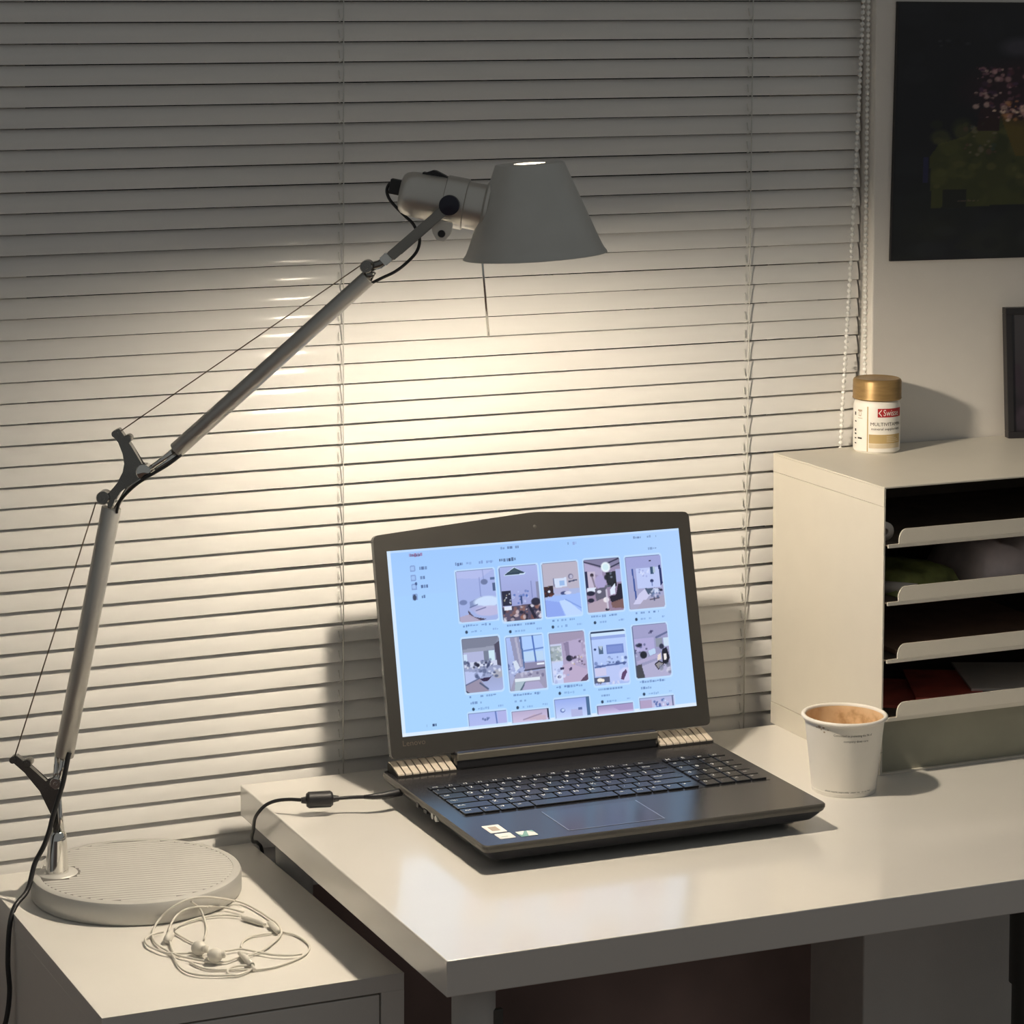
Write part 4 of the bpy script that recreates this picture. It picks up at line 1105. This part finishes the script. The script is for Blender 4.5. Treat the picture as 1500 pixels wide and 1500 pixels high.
def card(i, bg0, bg1, items):
    x0, y0, x1, y1 = CARDS[i]
    P.rrect(x0 - 0.004, y0 - 0.008, x1 + 0.004, y1 + 0.010, 0.008, (196, 224, 255), 0.8)
    P.clip = P.rmask(x0, y0, x1, y1, 0.007 if i < 10 else 0.001)
    P.vgrad(y0, bg0, y1, bg1, x0, x1)
    w_, h_ = x1 - x0, y1 - y0
    fx = lambda u: x0 + u * w_
    fy = lambda v: y0 + v * h_
    for it in items:
        k = it[0]
        if k == 'r': P.rect(fx(it[1]), fy(it[2]), fx(it[3]), fy(it[4]), it[5], it[6] if len(it) > 6 else 0.95)
        elif k == 'e': P.ell(fx(it[1]), fy(it[2]), it[3] * w_, it[4] * h_, it[5], it[6] if len(it) > 6 else 0.95, 0.25)
        elif k == 'p': P.poly([(fx(a), fy(c)) for a, c in it[1]], it[2], it[3] if len(it) > 3 else 0.95)
        elif k == 'l': P.line(fx(it[1]), fy(it[2]), fx(it[3]), fy(it[4]), it[5], it[6], 0.85)
        elif k == 's': P.specks(fx(it[1]), fy(it[2]), fx(it[3]), fy(it[4]), it[5], it[6], 0.0022, it[7] if len(it) > 7 else 0.0062, 0.9)
    P.put(((P.X < x0 + 0.0025) | (P.Y < y0 + 0.004)).astype(float), (80, 96, 130), 0.6)
    P.clip = None
    if i < 10:
        yb = y1 + 0.022
        P.words(x0 + 0.010, yb, w_ * 0.72, 0.013, (84, 112, 168), 0.75)
        yy = yb + 0.034
        if i in (5, 6, 8, 9): P.words(x0 + 0.012, yy, w_ * 0.3, 0.014, (84, 112, 168), 0.8); yy += 0.034
        P.ell(x0 + 0.020, yy, 0.0046, 0.0088, (40, 58, 84), 0.95)
        P.words(x0 + 0.036, yy, w_ * 0.28, 0.013, (110, 144, 200), 0.7); P.words(x1 - 0.022, yy - 0.004, 0.018, 0.011, (120, 150, 208), 0.7)
WH, LV, NV, BR, GY, TN = (225, 236, 255), (172, 178, 228), (26, 30, 54), (112, 92, 100), (126, 134, 168), (176, 160, 176)
card(0, (166, 180, 232), (160, 178, 230), [('p', [(0, 0), (1, 0), (0.62, 0.18), (0, 0.14)], (178, 188, 236)), ('l', 0.6, 0.16, 0.6, 0.52, 0.0012, (118, 132, 190)), ('e', 0.72, 0.25, 0.09, 0.055, (104, 118, 160)), ('l', 0.70, 0.02, 0.71, 0.2, 0.0008, (110, 124, 180)),
   ('r', 0.88, 0.17, 1, 0.22, (84, 104, 150)), ('r', 0.93, 0.28, 1, 0.44, (70, 90, 130)), ('e', 0.14, 0.62, 0.1, 0.05, (112, 128, 176)), ('p', [(0.3, 0.62), (0.6, 0.53), (1, 0.56), (1, 0.72), (0.3, 0.74)], (128, 144, 190)),
   ('e', 0.75, 0.64, 0.34, 0.11, (206, 226, 255)), ('e', 0.5, 0.76, 0.2, 0.06, (170, 176, 222)), ('e', 0.78, 0.82, 0.36, 0.1, (188, 186, 224)), ('p', [(0.24, 0.78), (0.4, 0.92), (0.72, 0.98), (0.5, 1), (0.26, 0.9)], (70, 62, 84)), ('p', [(0, 0.9), (0.26, 0.86), (0.55, 1), (0, 1)], (176, 168, 196)), ('l', 0.3, 0.73, 0.5, 0.68, 0.0015, (90, 104, 150)), ('l', 0.45, 0.8, 0.7, 0.75, 0.0015, (90, 98, 146))])
card(1, (168, 180, 232), (150, 156, 206), [('p', [(0.12, 0.15), (0.4, 0.015), (0.68, 0.14), (0.66, 0.165), (0.13, 0.17)], (204, 228, 250)), ('p', [(0.14, 0.145), (0.40, 0.03), (0.65, 0.125), (0.64, 0.15), (0.14, 0.155)], (36, 58, 78)), ('p', [(0.26, 0.12), (0.40, 0.04), (0.52, 0.11)], (60, 82, 96)), ('r', 0.03, 0.44, 0.26, 0.72, NV), ('s', 0.06, 0.5, 0.24, 0.7, 8, [(210, 200, 170), WH], 0.003), ('l', 0.8, 0.3, 0.8, 0.6, 0.0012, (110, 122, 176)),
   ('r', 0.92, 0.32, 1, 0.66, (128, 132, 160), 0.8), ('s', 0.3, 0.44, 0.75, 0.7, 16, [(60, 96, 176), (196, 210, 250), (110, 130, 190)]), ('r', 0.5, 0.55, 0.54, 0.7, (48, 70, 120)), ('p', [(0, 0.74), (1, 0.7), (1, 1), (0, 1)], (70, 60, 78), 0.8), ('s', 0.02, 0.72, 1, 1, 60, [NV, (226, 226, 240), (150, 104, 92), (60, 48, 62), (206, 188, 196), (122, 76, 70)], 0.009), ('e', 0.88, 0.68, 0.12, 0.07, (32, 34, 56)), ('p', [(0.66, 0.74), (0.72, 0.72), (0.88, 0.97), (0.8, 0.99)], NV), ('r', 0.05, 0.73, 0.24, 0.79, WH)])
card(2, (178, 176, 200), (160, 188, 246), [('p', [(0, 0), (1, 0), (1, 0.5), (0, 0.5)], (184, 178, 196)), ('p', [(0, 0.44), (0.26, 0.42), (0.28, 0.6), (0, 0.64)], (38, 26, 36)), ('s', 0.02, 0.44, 0.26, 0.62, 12, [(110, 56, 40), (230, 200, 160), (60, 40, 46)], 0.006), ('e', 0.15, 0.53, 0.035, 0.022, WH), ('p', [(0.3, 0.3), (0.66, 0.29), (0.66, 0.46), (0.34, 0.47)], (210, 224, 250)), ('r', 0.46, 0.34, 0.6, 0.44, (150, 184, 232)), ('l', 0.3, 0.3, 0.3, 0.44, 0.0016, (80, 90, 130)), ('e', 0.78, 0.28, 0.07, 0.05, (110, 110, 140)), ('e', 0.79, 0.285, 0.045, 0.035, (186, 186, 212)), ('p', [(0.7, 0.36), (0.95, 0.34), (0.95, 0.365), (0.7, 0.39)], (70, 78, 110)), ('r', 0.28, 0.48, 0.7, 0.58, (176, 178, 216)),
   ('e', 0.56, 0.58, 0.1, 0.035, (58, 70, 120)), ('e', 0.66, 0.58, 0.1, 0.03, (210, 216, 244)), ('p', [(0, 0.68), (0.25, 0.62), (1, 0.6), (1, 1), (0, 1)], (158, 188, 250)), ('p', [(0.4, 0.72), (0.6, 0.7), (1, 0.96), (1, 1), (0.55, 1)], (190, 216, 255)), ('p', [(0, 0.68), (0.4, 0.74), (0.52, 1), (0, 1)], (140, 166, 240)), ('l', 0.58, 0.7, 1, 0.88, 0.0016, (116, 146, 220))])
card(3, (150, 142, 178), (150, 130, 158), [('p', [(0, 0.0), (1, 0), (1, 0.16), (0.5, 0.2)], (128, 126, 160)), ('l', 0, 0.04, 0.5, 0.16, 0.002, NV), ('l', 0.66, 0.1, 1, 0.02, 0.002, NV), ('l', 0.7, 0.19, 1, 0.11, 0.002, NV), ('p', [(0, 0.06), (0.5, 0.2), (0.5, 0.34), (0, 0.22)], (176, 168, 204)), ('r', 0, 0.22, 0.07, 0.56, (34, 42, 76)), ('r', 0.08, 0.24, 0.3, 0.54, (196, 186, 210)), ('e', 0.2, 0.3, 0.05, 0.035, (44, 38, 52)), ('l', 0.2, 0.33, 0.26, 0.52, 0.0028, (120, 112, 132)), ('e', 0.42, 0.44, 0.16, 0.13, (172, 164, 210)), ('e', 0.6, 0.17, 0.13, 0.095, (236, 250, 255)), ('e', 0.6, 0.17, 0.08, 0.06, (206, 234, 244)),
   ('p', [(0.58, 0.27), (0.88, 0.26), (0.86, 0.54), (0.6, 0.55)], (28, 34, 46)), ('s', 0.56, 0.26, 0.86, 0.55, 14, [(20, 26, 34), (60, 74, 80), (120, 130, 150)]), ('r', 0.86, 0.22, 1, 0.46, (172, 178, 226)), ('r', 0.03, 0.54, 0.28, 0.62, WH), ('e', 0.12, 0.64, 0.12, 0.045, NV), ('e', 0.11, 0.77, 0.09, 0.04, NV), ('p', [(0.24, 0.56), (0.56, 0.54), (0.54, 0.76), (0.26, 0.8)], (92, 92, 112)), ('e', 0.36, 0.62, 0.06, 0.03, (220, 222, 240)), ('p', [(0.66, 0.6), (0.82, 0.48), (0.8, 0.68), (0.66, 0.7)], WH),
   ('p', [(0.62, 0.72), (0.82, 0.7), (0.9, 0.5), (1, 0.5), (1, 0.78), (0.78, 0.86), (0.66, 0.82)], (24, 24, 42)), ('p', [(0, 0.84), (0.5, 0.74), (0.62, 1), (0, 1)], (176, 160, 178)), ('p', [(0.66, 0.84), (1, 0.78), (1, 0.96), (0.68, 0.94)], (122, 92, 92)), ('e', 0.53, 0.78, 0.08, 0.05, (236, 232, 240)), ('e', 0.54, 0.96, 0.06, 0.025, NV), ('l', 0.56, 0.6, 0.56, 0.94, 0.003, (210, 206, 226))])
card(4, (156, 166, 222), (168, 166, 196), [('p', [(0, 0), (1, 0), (1, 0.2), (0, 0.2)], (158, 164, 216)), ('e', 0.7, 0.11, 0.035, 0.014, NV), ('r', 0.28, 0.24, 0.94, 0.62, (190, 204, 248)), ('p', [(0.16, 0.24), (0.2, 0.24), (0.24, 0.82), (0.19, 0.82)], (56, 82, 152)), ('p', [(0.92, 0.21), (0.98, 0.2), (1, 0.55), (0.93, 0.6)], (26, 42, 96)), ('r', 0.68, 0.22, 0.78, 0.36, (48, 78, 110)), ('r', 0.76, 0.22, 0.82, 0.34, (176, 196, 214)), ('s', 0.35, 0.26, 0.64, 0.4, 14, [(150, 160, 214), (214, 224, 255)], 0.004), ('e', 0.70, 0.49, 0.05, 0.03, (24, 38, 84)), ('l', 0.7, 0.5, 0.7, 0.58, 0.0014, (80, 100, 160)),
   ('p', [(0.12, 0.9), (0.3, 0.72), (0.5, 0.62), (0.6, 0.76), (0.4, 0.9)], (206, 206, 240)), ('p', [(0.48, 0.62), (0.72, 0.63), (0.72, 0.74), (0.56, 0.74)], (70, 88, 116)), ('p', [(0.74, 0.62), (0.98, 0.66), (0.98, 0.7), (0.86, 0.7)], (30, 38, 66)), ('e', 0.78, 0.68, 0.1, 0.05, (206, 216, 244)), ('p', [(0.2, 1), (0.4, 0.84), (1, 0.78), (1, 1)], (168, 164, 190)), ('l', 0.72, 0.7, 0.72, 0.86, 0.0018, (40, 56, 96)), ('l', 0.6, 0.84, 0.86, 0.82, 0.0016, (62, 56, 76)), ('s', 0.6, 0.66, 0.9, 0.8, 12, [(60, 80, 120), (210, 216, 244), (120, 140, 186)], 0.005)])
card(5, (128, 134, 158), (168, 180, 226), [('p', [(0, 0), (1, 0), (0.86, 0.2), (0, 0.22)], (122, 128, 150)), ('p', [(0, 0.2), (0.86, 0.18), (0.86, 0.24), (0.3, 0.28), (0, 0.26)], (150, 156, 178)), ('r', 0.02, 0.26, 0.58, 0.46, (178, 184, 222)), ('r', 0, 0.3, 0.12, 0.46, (204, 226, 250)), ('r', 0.7, 0.26, 0.86, 0.46, (206, 236, 246)), ('r', 0.56, 0.26, 0.68, 0.46, (116, 126, 148)), ('p', [(0.86, 0.16), (1, 0.1), (1, 0.56), (0.9, 0.54)], (72, 70, 92)), ('r', 0, 0.45, 0.9, 0.54, (206, 214, 240)), ('s', 0.04, 0.42, 0.86, 0.56, 34, [NV, (236, 242, 255), (90, 100, 136), (52, 62, 100)], 0.006), ('e', 0.38, 0.51, 0.05, 0.035, NV),
   ('p', [(0, 0.6), (0.5, 0.66), (0.4, 0.78), (0, 0.86)], (186, 198, 240)), ('e', 0.9, 0.7, 0.14, 0.08, (170, 172, 186)), ('p', [(0.4, 0.76), (0.72, 0.74), (0.6, 0.82), (0.46, 0.81)], (44, 30, 66)), ('p', [(0, 0.86), (0.4, 0.76), (0.62, 1), (0, 1)], (150, 142, 166)), ('l', 0, 0.86, 0.4, 0.75, 0.0018, (80, 92, 130)), ('l', 0.4, 0.84, 0.6, 0.96, 0.0026, (62, 78, 112)), ('p', [(0, 0.95), (0.1, 1), (0, 1)], NV), ('s', 0.3, 0.58, 0.95, 0.75, 24, [(110, 122, 160), (220, 228, 250), (70, 82, 120)], 0.007)])
card(6, (168, 192, 248), (166, 170, 206), [('p', [(0.12, 0.02), (0.36, 0), (0.44, 0.56), (0.22, 0.6)], (146, 148, 180)), ('p', [(0.24, 0.02), (0.3, 0.02), (0.38, 0.56), (0.32, 0.56)], (178, 178, 204)), ('p', [(0.37, 0), (0.42, 0), (0.46, 0.58), (0.42, 0.6)], (74, 104, 158)), ('r', 0.44, 0, 1, 0.48, (172, 206, 255)), ('r', 0.46, 0.3, 0.98, 0.48, (186, 214, 244)), ('l', 0.72, 0, 0.76, 0.5, 0.0024, (50, 86, 170)), ('l', 0.46, 0.28, 1, 0.25, 0.002, (84, 116, 184)), ('r', 0.44, 0.5, 1, 0.64, (138, 134, 166)), ('r', 0.78, 0.52, 0.98, 0.56, (236, 242, 255)), ('l', 0.44, 0.64, 1, 0.62, 0.0024, (52, 52, 74)),
   ('s', 0, 0.46, 0.3, 0.8, 24, [(58, 76, 130), (206, 220, 255), (150, 164, 212)], 0.006), ('p', [(0.14, 0.46), (0.24, 0.44), (0.32, 0.58), (0.2, 0.64)], (214, 226, 244)), ('p', [(0.2, 0.68), (1, 0.65), (1, 1), (0, 1)], (156, 154, 182)), ('r', 0.15, 0.78, 0.82, 0.84, (226, 236, 246)), ('p', [(0.16, 0.84), (0.44, 0.84), (0.3, 1), (0.12, 1)], (170, 190, 204)), ('l', 0.42, 0.86, 0.28, 1, 0.0024, (66, 86, 110)), ('p', [(0.42, 0.86), (0.8, 0.86), (0.92, 1), (0.34, 1)], (172, 168, 206)), ('s', 0.3, 0.66, 0.95, 0.76, 14, [(110, 108, 140), (196, 196, 220)], 0.006)])
card(7, (162, 152, 184), (180, 168, 204), [('p', [(0, 0), (1, 0), (0.95, 0.14), (0.36, 0.2), (0, 0.24)], (160, 150, 178)), ('r', 0, 0.22, 0.34, 0.6, (200, 208, 238)), ('r', 0.02, 0.26, 0.32, 0.56, (156, 170, 180)), ('s', 0.02, 0.26, 0.32, 0.56, 26, [(184, 196, 190), (132, 146, 150), (206, 214, 226)], 0.006), ('p', [(0.42, 0.2), (0.88, 0.16), (0.9, 0.6), (0.46, 0.6)], (180, 168, 204)), ('p', [(0.4, 0.21), (0.54, 0.2), (0.54, 0.5), (0.44, 0.5)], (136, 126, 160)), ('s', 0.86, 0.2, 1, 0.6, 14, [(70, 60, 90), (176, 168, 204), (206, 200, 230)], 0.006), ('e', 0.52, 0.53, 0.09, 0.06, NV), ('s', 0.56, 0.5, 0.95, 0.68, 22, [(196, 170, 130), (112, 100, 120), (220, 214, 236), (52, 44, 66)], 0.006),
   ('p', [(0, 0.6), (0.34, 0.57), (0.3, 1), (0, 1)], (196, 212, 250)), ('p', [(0.3, 0.66), (0.5, 0.62), (1, 0.78), (1, 1), (0.3, 1)], (188, 172, 204)), ('p', [(0.24, 0.69), (0.36, 0.69), (0.34, 0.74), (0.24, 0.75)], (46, 44, 80)), ('p', [(0.48, 0.74), (0.56, 0.70), (0.58, 0.76), (0.5, 0.78)], (70, 62, 100)), ('e', 0.2, 0.88, 0.1, 0.06, (216, 226, 250)), ('e', 0.2, 0.88, 0.05, 0.03, (26, 30, 70)), ('p', [(0.82, 0.96), (1, 0.86), (1, 1), (0.78, 1)], (92, 70, 96)), ('s', 0.05, 0.7, 0.5, 0.98, 14, [(160, 170, 214), (214, 220, 250)], 0.006)])
card(8, (186, 210, 255), (168, 188, 240), [('r', 0, 0, 1, 0.035, (20, 40, 72)), ('r', 0, 0.035, 1, 0.09, (206, 230, 255)), ('r', 0, 0.09, 1, 0.15, (144, 166, 226)), ('e', 0.1, 0.33, 0.035, 0.022, (30, 54, 100)), ('r', 0.2, 0.27, 0.33, 0.43, (74, 98, 128)), ('p', [(0.2, 0.27), (0.33, 0.27), (0.28, 0.36)], (180, 196, 214)), ('r', 0.42, 0.26, 0.92, 0.44, (110, 132, 200)), ('r', 0.46, 0.3, 0.88, 0.4, (126, 146, 212)), ('s', 0.06, 0.5, 0.98, 0.66, 26, [(92, 112, 170), (206, 224, 255), (66, 84, 136)], 0.006), ('l', 0.06, 0.66, 0.95, 0.62, 0.0026, (72, 92, 150)),
   ('r', 0.04, 0.68, 0.36, 0.83, (206, 204, 236)), ('r', 0.36, 0.66, 0.76, 0.95, (186, 200, 246)), ('r', 0, 0.85, 0.44, 0.95, (78, 84, 112)), ('e', 0.16, 0.9, 0.08, 0.035, (250, 246, 236)), ('e', 0.24, 0.91, 0.05, 0.03, (250, 240, 226)), ('e', 0.92, 0.84, 0.2, 0.13, (206, 210, 250)), ('p', [(0.76, 0.92), (0.82, 0.8), (0.94, 0.74), (0.96, 0.8), (0.84, 0.94)], (86, 60, 100)), ('s', 0.05, 0.95, 0.7, 1, 10, [(210, 216, 246), (110, 104, 120)], 0.005)])
card(9, (158, 160, 204), (150, 150, 184), [('p', [(0, 0), (1, 0), (0.9, 0.2), (0, 0.24)], (160, 160, 202)), ('p', [(0.64, 0.25), (1, 0.16), (1, 0.2), (0.64, 0.29)], (100, 108, 150)), ('s', 0.46, 0.12, 0.6, 0.17, 6, [(70, 72, 110)], 0.004), ('r', 0.03, 0.26, 0.6, 0.5, (176, 172, 218)), ('r', 0.64, 0.28, 0.84, 0.44, (142, 150, 166)), ('r', 0.86, 0.28, 1, 0.44, (206, 226, 246)), ('s', 0.02, 0.34, 0.36, 0.6, 24, [(60, 72, 110), (190, 196, 230), (34, 40, 62)], 0.006), ('e', 0.26, 0.57, 0.1, 0.07, (20, 26, 40)), ('p', [(0.4, 0.5), (0.6, 0.46), (0.62, 0.56), (0.44, 0.6)], (190, 216, 246)), ('p', [(0.05, 0.68), (0.7, 0.56), (0.7, 0.64), (0.06, 0.74)], (176, 170, 208)),
   ('e', 0.8, 0.44, 0.07, 0.05, (40, 46, 70)), ('p', [(0.8, 0.5), (0.94, 0.46), (1, 0.66), (0.92, 0.8), (0.78, 0.78), (0.78, 0.62)], (18, 22, 38)), ('p', [(0.84, 0.58), (0.92, 0.58), (0.9, 0.7), (0.83, 0.7)], (246, 240, 240)), ('p', [(0.66, 0.6), (0.76, 0.56), (0.76, 0.68), (0.64, 0.7)], (236, 222, 214)), ('p', [(0, 0.76), (0.18, 0.74), (0.24, 1), (0, 1)], (64, 66, 74)), ('p', [(0.18, 0.78), (0.6, 0.7), (1, 0.82), (1, 1), (0.26, 1)], (178, 176, 210)), ('p', [(0.54, 0.76), (0.68, 0.7), (0.84, 0.76), (0.64, 0.88)], (34, 34, 48)), ('p', [(0.58, 0.77), (0.68, 0.73), (0.8, 0.77), (0.65, 0.85)], (150, 146, 150)), ('s', 0.7, 0.78, 1, 0.96, 10, [(110, 116, 140), (214, 214, 234)], 0.008)])
card(10, (166, 182, 240), (176, 188, 240), [('l', 0.72, 0, 0.74, 1, 0.002, (74, 100, 168)), ('r', 0.78, 0, 1, 1, (176, 180, 232)), ('s', 0.35, 0.5, 0.56, 0.65, 8, [(90, 108, 160)], 0.004)])
card(11, (182, 172, 206), (206, 194, 226), [('p', [(0.94, 0), (1, 0), (1, 1), (0.96, 1)], (24, 36, 66)), ('p', [(0.3, 0.8), (0.6, 0.4), (0.9, 0.6), (0.9, 1)], (196, 176, 196)), ('l', 0.3, 0.8, 0.8, 0.4, 0.0016, (140, 128, 160))])
card(12, (150, 172, 238), (196, 212, 252), [('e', 0.22, 0.62, 0.07, 0.11, (96, 116, 176)), ('e', 0.23, 0.6, 0.045, 0.07, (200, 220, 255)), ('r', 0.46, 0.6, 0.78, 1, (176, 182, 226)), ('r', 0.66, 0.55, 0.78, 0.66, (84, 104, 156)), ('r', 0.9, 0, 1, 1, (70, 104, 146))])
card(13, (150, 140, 186), (206, 196, 236), [('p', [(0.4, 0.2), (1, 0.1), (1, 0.8), (0.6, 0.8)], (166, 152, 200))])
card(14, (172, 184, 230), (196, 190, 224), [('r', 0, 0.25, 0.36, 1, (176, 160, 196)), ('s', 0.42, 0.35, 0.82, 1, 18, [(80, 110, 186), (206, 222, 255), (50, 80, 150)], 0.005), ('l', 0.96, 0, 0.96, 1, 0.002, (70, 84, 120))])
colour_grid('screen', P.a, lambda u, v: tuple(LS(-SW + 2 * SW * u, SH * (1 - v), 0.0008)), attr_mat('screen_glow', SCREEN_STRENGTH, 0.25), lid)

# ================================================================== LAPTOP POWER CABLE
cab2 = thing('laptop_power_cable', 'black laptop power cable with a ferrite core hanging over the desk edge', 'cable', (0.05, -0.11, 0.7402))
b = new_bm()
jack = LP(-0.1925, 0.2330, DZ - 0.0090)
pts = [Vector((0.1080, -0.1580, 0.7585)), Vector((0.0928, -0.1563, 0.7585)), Vector((0.0732, -0.1469, 0.7575)), Vector((0.0541, -0.1423, 0.7570)), Vector((0.0265, -0.1358, 0.7570)), Vector((0.0121, -0.1251, 0.7565)), Vector((0.0, -0.1161, 0.7540)),
       Vector((-0.0093, -0.1100, 0.7490)), Vector((-0.0165, -0.1080, 0.7420)), Vector((-0.0185, -0.1000, 0.7320)), Vector((-0.0130, -0.0800, 0.7150)), Vector((-0.0085, -0.0620, 0.7000)), Vector((0.003, -0.034, 0.6860)), Vector((0.0165, -0.010, 0.6760)), Vector((0.0250, -0.002, 0.660)), Vector((0.028, -0.008, 0.60)), Vector((0.072, -0.05, 0.30)), Vector((0.080, -0.08, 0.004))]
tube(b, spline(pts, 8), 0.0019, 10); obj('cord', b, M['black'], cab2)
b = new_bm()
a0 = Vector((0.0265, -0.1358, 0.7570)); a1 = Vector((0.0541, -0.1423, 0.7570)); d = (a1 - a0).normalized()
lathe(b, a0 - d * 0.0055, d, [(0, 0), (0, 0.0030), (0.0050, 0.0040), (0.0056, 0.0068), (0.0080, 0.0086), (0.0310, 0.0086), (0.0334, 0.0068), (0.0340, 0.0040), (0.0400, 0.0028), (0.0400, 0)], 20)
auto(obj('ferrite_core', b, M['black'], cab2), 30)
b = new_bm(); tube(b, [Vector((0.0850, -0.1530, 0.7582)), Vector((0.0930, -0.1564, 0.7585)), Vector((0.1060, -0.1580, 0.7585)), jack + Vector((-0.001, 0, 0)), jack + Vector((0.0015, 0, 0))], [0.0022, 0.0030, 0.0040, 0.0042, 0.0040], 12); obj('plug', b, M['black'], cab2)
